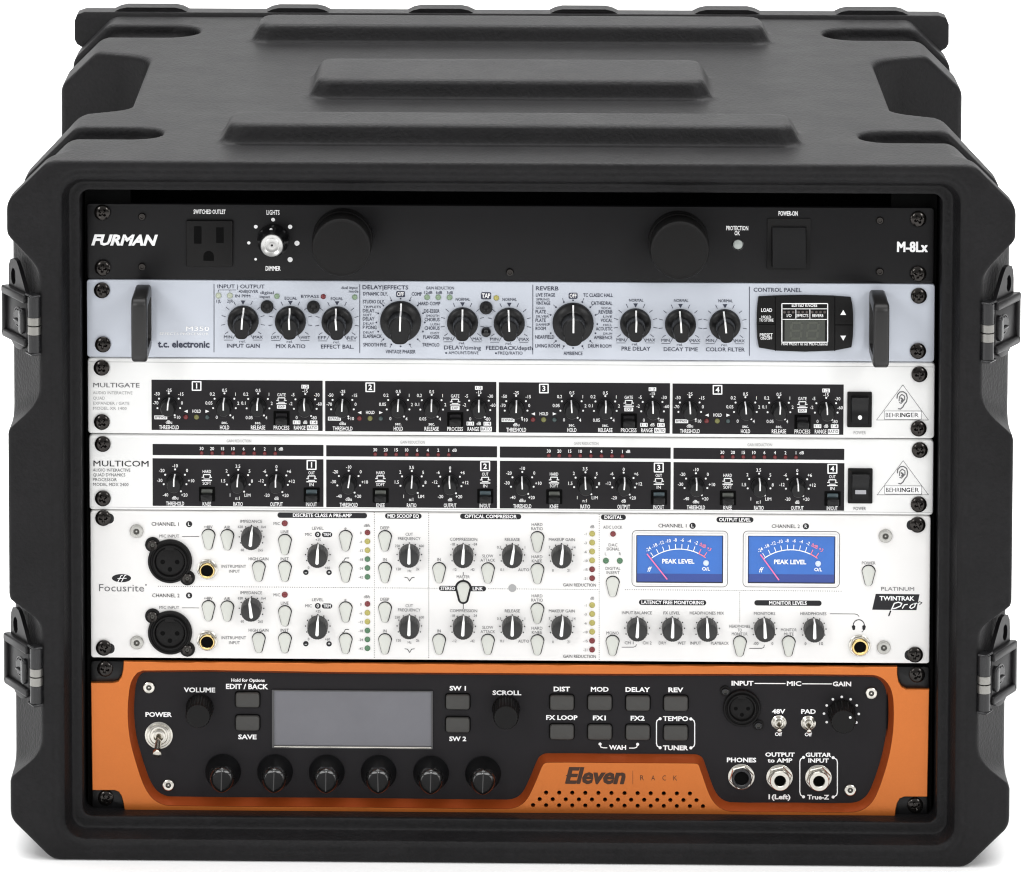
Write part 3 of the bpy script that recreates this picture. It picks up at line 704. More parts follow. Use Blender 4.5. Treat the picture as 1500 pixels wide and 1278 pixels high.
around(839.5, 475, [('LIVE STAGE', 799, 432.3, 28, ''), ('VINTAGE', 795.5, 444.5, 21, 'SPRING'), ('PLATE', 792, 457, 15, 'GOLD'), ('PLATE', 792, 469.5, 15, 'SILVER'), ('ROOM', 792, 481.5, 15, 'DAMPED'), ('NEARFIELD', 798, 494, 28, ''), ('LIVING ROOM', 802, 507, 36, '')],
       [('TC CLASSIC HALL', 876, 432.7, 43, ''), ('CATHEDRAL', 881.5, 444.5, 31, ''), ('REVERB', 887, 457.3, 20, 'VOCAL'), ('VOCAL', 888.5, 469.7, 17, 'LIVE'), ('ACOUSTIC', 885, 482, 24, 'HALL'), ('AMBIENCE', 883.5, 494.8, 27, 'DRUM'), ('DRUM ROOM', 878.5, 507.3, 34, '')], 'AMBIENCE', 28)
for a, b, r, c in ((320, 433.5, 4.4, 'pale'), (336.7, 433.5, 4.4, 'pale'), (405.5, 434.5, 4, 'sage'), (473.5, 435, 3.8, 'red'), (519.5, 435.8, 4, 'sage'), (625.6, 436, 4.2, 'sage'), (642, 436, 4.2, 'sage'), (658.5, 436.2, 4.2, 'sage'), (727, 437, 4, 'yellow')): u.led(a, b, r, c)
u.line([(320, 427.5), (320, 425), (346, 425)], .6, B, caps=False); u.line([(336.7, 427.5), (336.7, 425)], .6, B, caps=False)
rb = proto('roundb', lambda: M().lathe([(3.7, 0), (3.7, 1.8), (3.2, 2.6), (2.2, 2.7), (1.6, 2.2), (.05, 2.1)], 28).mesh('push_button', BLACK, 40))
rb2 = proto('roundb2', lambda: M().lathe([(2.8, 0), (2.8, 1.6), (2.2, 3.0), (1.2, 3.8), (.05, 4)], 28).mesh('push_button', GLOSSB, 60))
for a, b in ((391, 450), (459, 450.5), (712, 451.5)): u.part('push_button', rb, a, b, 1.5)
u.part('push_button', rb2, 712, 487.3, 1.5)
u.badge(704.5, 719.5, 433.5, 10.5, B, .12, r=2.5); u.t('TAP', 712, 433.5, 7, 12.5, 'white', .03)
# control panel with dim display
cx0, cx1 = 1108.5, 1249; pl = []
def edge(px, py): return u.p(px, py)
pts = [(1111, 434), (1140, 432.6), (1178, 432), (1220, 433), (1246, 435)] + [(1248.5, 445), (1249.6, 460), (1249.8, 475), (1249.2, 492), (1247, 508)] + [(1222, 513), (1178, 514.6), (1138, 513), (1111.5, 508.5)] + [(1109, 495), (1108.2, 475), (1108.4, 458), (1109.3, 445)]
o = u.part('control_panel', M().prism([edge(*q) for q in reversed(pts)], 0, 2.4, .8).mesh('control_panel', MATTE))
for p0, p1 in (((1135.3, 433), (1135.3, 513)), ((1222.5, 433.5), (1222.5, 513)), ((1109, 473.8), (1135, 473.8)), ((1222.5, 474.8), (1249, 474.8))):
    mm = M().stroke([u.p(*p0), u.p(*p1)], .5, 2.45, caps=False); u.part('groove', mm.mesh('groove', HOLE, recalc=False), parent=o)
a, b, c, d = u.rect(1149, 1208, 467.5, 499); u.part('display', M().flat(rrect(a, b, c, d, .3, 2), 2.46).mesh('display', OLIVE), parent=o)
H = 2.4
def ht(s, x, y, h, w, ink='white', bold=.01): u.t(s, x, y, h, w, ink, bold, h0=H)
def hl(pts, w, ink='white'): u.ink(ink).stroke([u.p(*q) for q in pts], w/u.q, H+.12, False, False)
ht('LOAD', 1123, 454.5, 5.5, 16); ht('HOLD', 1122.5, 464.6, 4, 14); ht('TO STORE', 1122.5, 469.2, 4.4, 21); ht('PRESET', 1122.5, 491, 5, 19); ht('ON/OFF', 1122.5, 496, 4.2, 17)
hl([(1145, 443.5), (1212, 443.5), (1212, 500), (1145, 500), (1145, 443.5)], 1.4); hl([(1145, 451.2), (1212, 451.2)], 1); hl([(1145, 466.6), (1212, 466.6)], 1)
hl([(1165.5, 451.2), (1165.5, 466.6)], 1); hl([(1186, 451.2), (1186, 466.6)], 1)
ht('EDITED KNOBS', 1178.5, 447.6, 4.6, 37); ht('I/O', 1156, 462.6, 4.4, 7); ht('EFFECTS', 1175.5, 462.6, 4.4, 17); ht('REVERB', 1198, 462.6, 4.4, 16); ht('Hold PRESET to set MIDI-Channel', 1178.5, 504, 4.4, 67)
for x in (1148.8, 1155, 1161.5, 1169.5, 1175.5, 1181.5, 1189.5, 1195.5, 1201.5, 1207.5):
    xx, zz = u.p(x, 456); u.part('indicator_light', proto('dotled', lambda: M().lathe([(.75, 0), (.75, .3), (.05, .5)], 12).mesh('indicator_light', LEDS['dot'])), x, 456, lift=2.4)
for s, y in ((1, 456.5), (-1, 494)):
    q = [u.p(1230.5, y+3.6*s), u.p(1239, y+3.6*s), u.p(1234.8, y-3.8*s)]; u.ink('white').flat(q, H+.15)
for x in (1163.5, 1187.5):       # two unlit seven-segment digits
    for seg in (((-6.5, -11.5), (7, -11.5)), ((-7.5, 0), (6, 0)), ((-8.5, 11.5), (5, 11.5)), ((-7, -10), (-7.8, -1.5)), ((8, -10), (7.2, -1.5)), ((-8.2, 1.5), (-9, 10)), ((6.8, 1.5), (6, 10))):
        u.ink('dim', 'display_digits').stroke([u.p(x+3+seg[0][0], 483+seg[0][1]), u.p(x+3+seg[1][0], 483+seg[1][1])], 3.4/u.q, H+.14, False, False)
u.flush()

# ================================================================== 3, 4 white dynamics units
def triangle_logo(u, ax, ay, bx0, bx1, by, ty, ex, ey):
    P = 'brand_lettering'
    u.line([(ax, ay), (bx0, by), (bx1, by), (ax, ay)], .6, 'grey', part=P)
    u.line([(ax-27, ty-6), (ax+27, ty-6), (ax+27, ty+6), (ax-27, ty+6), (ax-27, ty-6)], .6, 'grey', part=P)
    x, z = u.p(ax, ty); u.ink('white', P).flat(rrect(x-10.4, x+10.4, z-2.2, z+2.2, .4, 2), .17)
    u.t('BEHR', ax-15, ty, 6.5, 20, 'black', 0, part=P); u.t('ING', ax+3, ty, 6.5, 14.5, 'black', .03, part=P); u.t('ER', ax+17.5, ty, 6.5, 11.5, 'black', 0, part=P)
    o = [(-7, -3), (-6.5, -8), (-3, -12), (2, -12.5), (6.5, -9.5), (8, -4), (7, 2), (3.5, 6), (1.5, 10), (-2, 13), (-5, 12.5)]
    u.line([(ex+x, ey+y) for x, y in o], 1.6, 'grey', part=P)
    i = [(-4, 1), (-3.5, -5), (0, -8.5), (4, -6), (4.2, -1), (1, 2.5), (-1, 4.5), (-3.5, 3.5)]
    u.line([(ex+x, ey+y) for x, y in i], 1.4, 'grey', part=P)
    u.line([(ex-1, ey-3), (ex+1.5, ey-1), (ex-.5, ey+1.5)], 2.4, 'grey', part=P)
def rocker(u, x0, x1, y0, y1, mark):
    a, b, c, d = u.rect(x0, x1, y0, y1)
    o = u.part('power_switch', M().prism(rrect(a, b, c, d, .6, 3), 0, 1.6, .4).mesh('power_switch', MATTE))
    xm, ym = (x0+x1)/2, (y0+y1)/2; w = (x1-x0)*.36; h = (y1-y0)*.365
    a, b, c, d = u.rect(xm-w, xm+w, ym-h-1, ym+h-1); zt_, zb_ = d, c
    pr = [(zt_, 1.)]
    for i in range(13):
        t = 1-i/6; pr.append((zb_+(zt_-zb_)*(t+1)/2, 3.4+2.6*t*t-(.5 if i in (0, 12) else 0)))
    pr.append((zb_, 1.))
    mm = M().loft([[(x, h-e_, z) for z, h in pr] for x, e_ in ((a, .5), (a+.5, 0), (b-.5, 0), (b, .5))]); rk = u.part('rocker', mm.mesh('rocker', BLACK, 40), parent=o)
    hz = lambda z: 3.45+2.6*((z-(zt_+zb_)/2)/(zt_-zb_)*2)**2
    if mark == 'dot': x, z = u.p(xm, y0+(y1-y0)*.73); q = circle(1.2, 14, x, z+1.0); me = M().add([(x_, hz(z_)+.05, z_) for x_, z_ in q], [tuple(range(14))])
    else: x, z = u.p(xm, y0+(y1-y0)*.70); q = rrect(x-3.1, x+3.1, z+.2, z+2.4, .2, 2); me = M().add([(x_, hz(z_)+.05, z_) for x_, z_ in q], [tuple(range(len(q)))])
    u.part('mark', me.mesh('mark', INK['white'] if mark == 'dot' else mat('grey_mark', (.33, .33, .35), .4)), parent=o)
def dial(u, x, y, labs, rot=0., r=17.2, ink='white', kind='small', yk=None):
    knob(u, kind, x, y if yk is None else yk, 0., rot)
    for a in (-105, -57, 0, 57, 105, 150, -150):
        ar = math.radians(a)
        if abs(a) == 150 and a < 0: continue
        u.dot(x+r*sin(ar), y-r*cos(ar)*1.0, 1.5, ink, n=8)
def push_icon(u, x, y, top, bot, box=False):
    u.t(top, x, y-9, 4.6, len(top)*3.1, 'white', .008)
    u.line([(x-5, y-.5), (x-5, y-4.6), (x+5, y-4.6), (x+5, y-.5)], 1.4, 'white', caps=False); u.line([(x-7.5, y-.6), (x-3.6, y-.6)], 1.3, 'white', caps=False); u.line([(x+3.6, y-.6), (x+7.5, y-.6)], 1.3, 'white', caps=False)
    u.line([(x-7.5, y+3.9), (x+7.5, y+3.9)], 1.5, 'white', caps=False); u.line([(x-4.8, y+1.9), (x+4.8, y+1.9)], 1.2, 'white', caps=False)
    if box: u.badge(x-6.5, x+6.5, y+8.6, 5.6, 'white', .14, r=.6); u.t(bot, x, y+8.6, 3.6, 9, 'black', 0)
    else: u.t(bot, x, y+8.3, 4.6, len(bot)*3.1, 'white', .008)
def number_box(u, x, y, n, s=6.2):
    u.line([(x-s, y-s), (x+s, y-s), (x+s, y+s), (x-s, y+s), (x-s, y-s)], 1.8, 'white'); u.t(n, x, y, 8, None, 'white', .03, cond=1.)

u = Unit('noise_gate', 'white four-channel noise gate with a single band of black control strips below bare white metal', 'noise gate', 0, (747, 640))
u.part('panel', panel_mesh(u, 128.3, 1369.3, (524.2, 635.4), (532.2, 643.6), 'panel', WHITE_PANEL, bev=1.2, th=4, r=2.))
u.line([(130, 530.2), (1367, 537.8)], .7, 'pale', caps=False, lift=.06)
u.screws([(148.6, 539.5), (149, 619), (1347, 549), (1345.8, 628.5)])
u.t('MULTIGATE', 170.5, 564.6, 6.6, 68, 'grey', .006, part='brand_lettering')
for s, x, y, w in (('AUDIO INTERACTIVE', 165, 575.8, 58), ('QUAD', 145, 583.6, 17.5), ('EXPANDER / GATE', 163, 591.2, 53), ('MODEL XR 1400', 161, 598.6, 49)): u.t(s, x, y, 4.4, w, 'pale')
for k in range(4):
    X, Y = 254.35*k, 1.87*k
    a, b, c, d = u.rect(222+X, 472.6+X, 557.2+Y, 630.8+Y)
    u.part('control_strip', M().prism(rrect(a, b, c, d, .2, 2), 0, .12).mesh('control_strip', STRIP))
    T = lambda s, x, y, h=4.9, w=None, ink='white', bold=.012: u.t(s, x+X, y+Y, h, w, ink, bold, lift=.3, cond=.9)
    number_box(u, 288+X, 565.6+Y, str(k+1))
    dial(u, 247.3+X, 593.5+Y, None, random.uniform(-.12, .12)); dial(u, 328.8+X, 593.6+Y, None, random.uniform(-.08, .08)); dial(u, 378+X, 593.9+Y, None, random.uniform(-.08, .08)); dial(u, 447.2+X, 594.6+Y, None, random.uniform(-.12, .05))
    for s, x, y in (('-25', 247.5, 572), ('-50', 230, 577.2), ('-15', 265, 577.6), ('-70', 228, 590.5), ('0', 266.5, 590.6), ('+10', 259.5, 611.6), ('dBu', 247.5, 618.6)): T(s, x, y)
    for s, x, y in (('0.5', 329, 572), ('0.2', 311, 577.5), ('1', 345, 577.7), ('0.05', 306, 590.6), ('2', 349, 591), ('0', 317.5, 611.6), ('4', 341, 612), ('sec.', 329, 619)): T(s, x, y)
    for s, x, y in (('0.5', 378, 572.3), ('0.2', 360, 577.7), ('1', 394, 578), ('0.1', 356.5, 590.8), ('2', 398, 591.2), ('0.05', 365, 612), ('4', 390, 612.2), ('sec.', 378, 619.3)): T(s, x, y)
    for s, x, y in (('-15', 447, 573), ('-5', 429, 578.5), ('-30', 464, 578.8), ('-2', 426, 591.5), ('-60', 467.5, 592), ('0', 434.5, 612), ('-80', 460, 612.3), ('dB', 447, 618.8)): T(s, x, y)
    T('THRESHOLD', 247.5, 626.2, 6, 29, bold=.014); T('HOLD', 329, 626.4, 6, 13.5, bold=.014); T('RELEASE', 378, 626.6, 6, 21, bold=.014); T('PROCESS', 412.3, 626.8, 6, 23, bold=.014); T('RANGE', 439, 626.9, 6, 17, bold=.014)
    u.badge(449.5+X, 466+X, 626.9+Y, 7.2, 'white', .2, r=.5); T('RATIO', 457.7, 626.9, 4.6, 14, 'black', .005)
    for x, y, w, s in ((447, 566.6, 11, '1:2'), (434.5, 618.8, 11, '1:1'), (459.5, 619, 11, '1:4'), (235.5, 611.6, 19, 'BYPASS')):
        u.badge(x-w/2+X, x+w/2+X, y+Y, 5.6, 'white', .2, r=.5); T(s, x, y, 3.6, w-3, 'black', 0)
    T('HOLD', 288, 602.6, 4.8, 12.5)
    for sx in (-1, 1):
        q = [u.p(288+X+sx*13, 600.4+Y), u.p(288+X+sx*13, 605+Y), u.p(288+X+sx*18.5, 602.7+Y)]; u.ink('white').flat(q, .25)
    u.led(272+X, 611.5+Y, 3.6, 'darkred'); u.led(287.7+X, 611.6+Y, 3.8, 'olive'); u.led(303.5+X, 611.7+Y, 3.4, 'slate')
    push_icon(u, 412.3+X, 587.6+Y, 'GATE', 'EXP', True)
    latch_switch(u, 412.5+X, 612.8+Y, STRIP)
rocker(u, 1241, 1277, 574, 625.5, 'dot'); u.t('POWER', 1259.5, 634.2, 4.8, 18, 'pale')
triangle_logo(u, 1322.5, 564, 1284, 1360, 615.5, 608.3, 1321, 586.5)
u.flush()

u = Unit('compressor', 'white four-channel compressor with rows of tiny red lights above its black control strips', 'compressor', 0, (747, 752))
u.part('panel', panel_mesh(u, 130.4, 1367.5, (637.2, 747.2), (645.2, 755.4), 'panel', WHITE_PANEL, bev=1.2, th=4, r=2.))
u.line([(133, 743), (1365, 751)], .6, 'pale', caps=False, lift=.06)
u.screws([(150.2, 651.3), (150.5, 731), (1347.5, 660), (1346, 739.7)])
u.t('MULTICOM', 177.2, 679.5, 8.4, 81, 'black', .004, part='brand_lettering')
for s, x, y, w in (('AUDIO INTERACTIVE', 163.5, 689, 55), ('QUAD DYNAMICS', 160, 696, 47), ('PROCESSOR', 153.7, 703, 35), ('MODEL MDX 2400', 162.3, 710.1, 52)): u.t(s, x, y, 4.5, w, 'grey')
for k in range(4):
    X, Y = 254.3*k, 1.87*k
    for y0, y1 in ((651.4, 667.6), (672.4, 742.0)):
        a, b, c, d = u.rect(223.6+X, 473.8+X, y0+Y, y1+Y); u.part('control_strip', M().prism(rrect(a, b, c, d, .2, 2), 0, .12).mesh('control_strip', STRIP))
    T = lambda s, x, y, h=4.9, w=None, ink='white', bold=.012: u.t(s, x+X, y+Y, h, w, ink, bold, lift=.3, cond=.9)
    T('GAIN REDUCTION', 350, 646.3, 4.2, 36, 'pale', 0)
    for i, s in enumerate(('30', '20', '15', '10', '6', '4', '2', '1')):
        x = 295.3+15.4*i; T(s, x, 657.3+.1*i, 4.8, bold=.012); u.led(x+X, 664.1+.1*i+Y, 2.9, 'darkred')
    T('dB', 411.5, 657.9, 4.6, 6.5)
    dial(u, 256.5+X, 705+Y, None, random.uniform(-.1, .18)); dial(u, 349+X, 705.5+Y, None, random.uniform(-.1, .08)); dial(u, 405+X, 706+Y, None, random.uniform(-.1, .1))
    for s, x, y in (('-10', 256.5, 682.6), ('-20', 237, 689.5), ('0', 274, 689.5), ('-30', 234, 704), ('+10', 280, 704.5), ('-40', 242.5, 725.2), ('+20', 270, 725.4), ('dBu', 256.5, 729.6), ('3.5', 348.5, 683.3), ('2', 332, 690), ('5', 365.5, 690.5), ('1.5', 327, 704.6), ('8', 369, 705), ('1', 337, 725.5), ('LIM', 362.5, 725.7), ('n:1', 348, 730),
                    ('0', 405, 684), ('-6', 387.5, 690.4), ('+6', 423.3, 690.8), ('-12', 382.5, 704.6), ('+12', 427.3, 705.4), ('-20', 391, 725.8), ('+20', 418, 726), ('dB', 405, 730.3)): T(s, x, y)
    T('THRESHOLD', 256.5, 738, 6, 26.5, bold=.014); T('KNEE', 303, 738.4, 6, 12.5, bold=.014); T('RATIO', 348.7, 738.7, 6, 14, bold=.014); T('OUTPUT', 405, 738.9, 6, 18.5, bold=.014); T('IN/OUT', 456.2, 739.2, 6, 16, bold=.014)
    push_icon(u, 303+X, 700+Y, 'HARD', 'SOFT'); push_icon(u, 456.4+X, 702+Y, 'OUT', 'IN'); number_box(u, 456.4+X, 681.3+Y, str(k+1), 6.4)
    latch_switch(u, 303.3+X, 724+Y, mat('switch_lens_grey', (.09, .095, .085), .3)); latch_switch(u, 456.6+X, 725+Y, mat('switch_lens_blue', (.06, .085, .095), .3))
rocker(u, 1242, 1278, 686, 737, 'bar'); u.t('POWER', 1259.5, 745.3, 4.8, 18, 'grey')
triangle_logo(u, 1323, 675, 1285, 1360, 725, 718, 1321.5, 696)
u.flush()

# ================================================================== 5 microphone preamplifier (tall white)
u = Unit('microphone_preamplifier', 'tall white microphone preamplifier with two blue needle meters and grey teardrop buttons', 'preamplifier', 0, (747, 968.5))
u.part('panel', panel_mesh(u, 132.6, 1362.5, (748.6, 964), (756.6, 972.4), 'panel', CREAM_PANEL, bev=.8, th=4))
K = 'black'; G = 'grey'
u.screws([(151, 759.7), (151.8, 950), (1344.2, 769.6), (1340.6, 960)])
for x, y, sx in ((156, 759.9, 1), (157, 950.2, 1), (1339, 769.5, -1), (1336, 959.8, -1)):
    a, b, c, d = u.rect(x-11, x+11, y-7.5, y+7.5); u.ink(K, 'mounting_slot').flat(rrect(a, b, c, d, 2.7, 5), .05)
for a, b in ((200, 778), (200.5, 941.2), (1297, 785), (1294.5, 948.3)): u.part('socket_screw', socket_screw(10, STEEL), a, b)
def pillbadge(x0, x1, y, s, w): u.badge(x0, x1, y, 7.8, K); u.t(s, (x0+x1)/2, y, 5.4, w, 'white', .025)
def rb_(x, y, s, r=4.6): u.dot(x, y, r, K, .12, n=20); u.t(s, x, y, 4.8, 3.4, 'white', .01)
pillbadge(406.5, 537.7, 755.2, 'DISCRETE CLASS A PRE-AMP', 86); pillbadge(564, 617.5, 756.2, 'MID SCOOP EQ', 46); pillbadge(674, 763.5, 756.8, 'OPTICAL COMPRESSOR', 76); pillbadge(880.3, 916.8, 758, 'DIGITAL', 26); pillbadge(1049.5, 1103.7, 761.6, 'OUTPUT LEVEL', 46)
pillbadge(936, 1034.5, 882.8, 'LATENCY FREE MONITORING', 91); pillbadge(1105, 1203.5, 883.6, 'MONITOR LEVELS', 55)
def pk(x, y, rot=0., n=11, skip=()):
    knob(u, 'pre', x, y, 0., rot)
    for k in range(9):
        a = math.radians(-116+29*k); u.dot(x+18*sin(a), y+1.6-17.8*cos(a), 1.0, K, n=8)
for ch in (0, 1):
    Y = 104.6*ch
    T = lambda s, x, y, w=None, h=4.4, ink=G: u.t(s, x, y+Y, h, w, ink, 0.)
    T('CHANNEL %d' % (ch+1), 242 if ch == 0 else 243, 768, 40, 5.4, K); rb_(277, 768+Y, 'LR'[ch]); T('MIC INPUT', 248, 785.6, 29); u.line([(267, 786+Y), (291.5, 786.2+Y)], .7, K)
    xlr(u, 249, 822.5+Y, 32.5, ((-25.5, 24.5), (25.5, -25)), SCREW, 10)
    jack(u, 303.5, 835+Y, 14.5, BRASS, BRIGHT, 8.4)
    T('INSTRUMENT', 342.5, 830, 36); T('INPUT', 343.5, 837.2, 16)
    for s, x, y, ls in (('+48V', 305, 791.5, -19.3), ('AIR', 332.6, 792, -19.3), ('HIGH GAIN', 378.7, 838, -19), ('LINE', 417, 799, -19.8), ('INST', 417, 838.2, -19.2), ('\u00f8', 506, 793.4, -19.5), ('', 506, 839.4, 0), ('DEEP', 563.7, 793.6, -20), ('IN', 563.7, 840, -20), ('IN', 643, 840.4, -20.4), ('', 714.5, 840.8, 0), ('', 787, 795, 0), ('', 787, 841.5, 0)):
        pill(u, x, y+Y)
        if s: T(s, x, y+ls, 29 if s == 'HIGH GAIN' else None)
    u.line([(501.5, 822.8+Y), (504, 821.5+Y), (506, 817.6+Y), (511, 817.6+Y)], .9, K)
    T('IMPEDANCE', 368, 764, 32); pk(368.5, 786+Y, .1 if ch == 0 else -.12)
    for s, x, y in (('620', 352, 772), ('1k4', 386, 772.2), ('60', 355, 806), ('2k5', 381.5, 806.2)): T(s, x, y, None, 3.8)
    T('MIC', 405.5, 767.2); u.led(417, 767.2+Y, 4.5, 'red')
    T('LEVEL', 465.5, 774.2, 17); T('MIC', 452, 783.2); rb_(465.5, 783.2+Y, '0', 4.3); u.badge(471.5, 486.7, 783.4+Y, 7.4, K); u.t('TRIM', 479, 783.4+Y, 4.6, 11, 'white', .015)
    T('+25', 466, 791, None, 3.8); pk(465.6, 812+Y, .05); T('0', 452, 832, None, 3.8); T('+60', 479.5, 832.2, None, 3.8); rb_(448, 838.6+Y, '-', 4.); rb_(482, 838.8+Y, '+', 4.)
    T('dBfs', 537.5, 770, None, 4.2)
    for i, (c, s) in enumerate((('red', '0'), ('yellow', '-6'), ('yellow', '-12'), ('green', '-18'), ('green', '-24'), ('green', '-42'))):
        u.led(538.2, 780.7+13*i+Y, 4.2, c); T(s, 528.5, 781+13*i, None, 3.8)
    T('CUT', 599.5, 783, 11); T('FREQUENCY', 599.5, 789.2, 33); pk(599.6, 811.8+Y, .02)
    for s, x, y in (('250', 582, 800), ('600', 617.5, 800), ('120', 584, 834), ('Hz', 600, 836.6), ('2k', 612, 834)): T(s, x, y, None, 3.8)
    u.line([(593, 846+Y), (597, 846.6+Y), (600, 851.5+Y), (603, 846.6+Y), (607, 846+Y)], .9, K)
    T('COMPRESSION', 679, 790.4, 40); pk(678.4, 812.3+Y, .06)
    for s, x, y in (('-18', 663, 797.5), ('-24', 695.5, 797.5), ('-12', 665.5, 834.6), ('-42', 692, 834.8)): T(s, x, y, None, 3.8)
    T('SLOW', 714.5, 814.8, 16); T('ATTACK', 714.5, 821, 21)
    T('RELEASE', 750.5, 790.6, 22); pk(750.4, 812.5+Y, .15 if ch == 0 else .02)
    for s, x, y in (('0.3', 731, 802), ('1', 769, 802), ('0.1', 735.5, 834.8)): T(s, x, y, None, 4)
    T('AUTO', 767, 835, 16, 4.2)
    T('HARD', 786.7, 768.6, 16); T('RATIO', 786.7, 774.8, 17); T('HARD', 786.6, 816, 16); T('KNEE', 786.6, 822, 15)
    T('MAKEUP GAIN', 823, 790.7, 38); pk(822.6, 812.8+Y, .1)
    for s, x, y in (('7', 805, 802), ('14', 841, 802), ('0', 810, 836), ('21', 833, 836)): T(s, x, y, None, 3.9)
    T('dB', 867.5, 772, None, 4.4)
    for i, c in enumerate(('yellow', 'yellow', 'yellow', 'yellow', 'red', 'red')):
        u.led(867.4, 782.4+13.05*i+Y, 4.3, c); T(('-1', '-3', '-6', '-10', '-15', '-21')[i], 857.5, 782.6+13.05*i, None, 3.8)
    T('GAIN REDUCTION', 849, 857.3, 48, 4.6, K)
u.t('MASTER', 678.5, 845.3, 4.2, 19, G); u.line([(678.6, 838.5), (678.6, 842.5)], .8, K); u.line([(678.6, 848), (678.6, 853)], 1, K); u.line([(678.6, 884), (678.6, 892)], 1, K)
u.badge(643, 671, 862.2, 7.6, K); u.badge(686, 712, 862.6, 7.6, K); u.t('STEREO', 656, 862.2, 5.2, 21, 'white', .02); u.t('LINK', 700, 862.6, 5.2, 15, 'white', .02)
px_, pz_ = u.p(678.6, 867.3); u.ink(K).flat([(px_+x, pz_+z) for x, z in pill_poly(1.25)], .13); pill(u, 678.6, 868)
u.dot(750.5, 861.7, 6, 'pale', .15)
for x0, y0, x1, y1 in ((548.3, 751, 548.3, 963), (628, 752, 628, 963.5), (877.7, 754, 877.7, 966), (232, 859, 545, 861.2), (551, 861.3, 640, 862), (716, 862.6, 743, 862.8), (758, 862.9, 875, 863.8), (916, 864, 1232, 866.2), (1083.6, 868, 1083.6, 911)): u.dots(x0, y0, x1, y1)
# digital section and monitoring
for s, x, y, w in (('ADC LOCK', 897.7, 772.6, 28), ('DAC', 898, 798.6, 13), ('SIGNAL', 898, 804.6, 19), ('L', 887.3, 811.6, 2.5), ('R', 908.2, 811.6, 3), ('DIGITAL', 898, 833, 22), ('INSERT', 898, 839.2, 19)): u.t(s, x, y, 4.4, w, G)
u.led(898, 782.8, 4.2, 'red'); u.led(887.6, 822, 4.4, 'green'); u.led(908, 822.1, 4.4, 'green')
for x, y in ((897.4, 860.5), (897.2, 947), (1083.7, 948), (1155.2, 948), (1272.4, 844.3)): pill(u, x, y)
for s, x, y, w in (('MONO', 897.3, 927.6, 18), ('INPUT BALANCE', 933, 898, 44), ('FX LEVEL', 984, 898.2, 24), ('HEADPHONES MIX', 1035.5, 898.4, 50), ('CH 1', 921.5, 942, 13), ('CH 2', 948, 942.2, 13), ('DRY', 970.5, 942.3, 11), ('WET', 998.8, 942.4, 12), ('INPUT', 1019, 942.5, 16), ('PLAYBACK', 1054.5, 942.6, 26),
                   ('HEADPHONES', 1083.5, 917.8, 30), ('TO', 1083.5, 923.4, 6), ('MONITOR', 1083.5, 929, 23), ('MONITORS', 1120, 899, 31), ('-00', 1107, 943, 8), ('0', 1131.5, 943, 2.6), ('MONITOR', 1155.5, 923, 23), ('MUTE', 1155.5, 929.2, 14), ('HEADPHONES', 1191.5, 899.2, 38), ('0', 1180, 943.2, 2.6), ('10', 1203, 943.2, 5.5), ('POWER', 1272.5, 825, 20)): u.t(s, x, y, 4.4, w, G)
for x, y, r in ((933.2, 919.5, .05), (984.6, 919.8, .03), (1035.7, 920, -.03), (1119.6, 920.5, -.05), (1192, 921, 0)): pk(x, y, r)
u.line([(911, 948.3), (928, 948.3), (931, 947), (932.3, 944.5)], .8, K); u.line([(1098, 950), (1116, 950), (1119, 948.5), (1119.5, 945)], .8, K); u.line([(1216, 899.3), (1252, 899.6), (1256, 900.5), (1258.3, 903.2)], .8, K)
jack(u, 1259.6, 946.8, 15.5, BRASS, BRIGHT, 8.2, label='gold-ringed headphone jack')
u.line([(1258+8.2*cos(math.radians(a)), 916.5-8.5*sin(math.radians(a))) for a in range(-10, 191, 20)], 1.2, K)
for sx in (-1, 1): u.dot(1258+7.6*sx, 918.5, 2.6, K); u.dot(1258+7.4*sx, 921, 2.2, K, .21)
u.line([(1265.5, 923), (1262.5, 926)], .8, K)
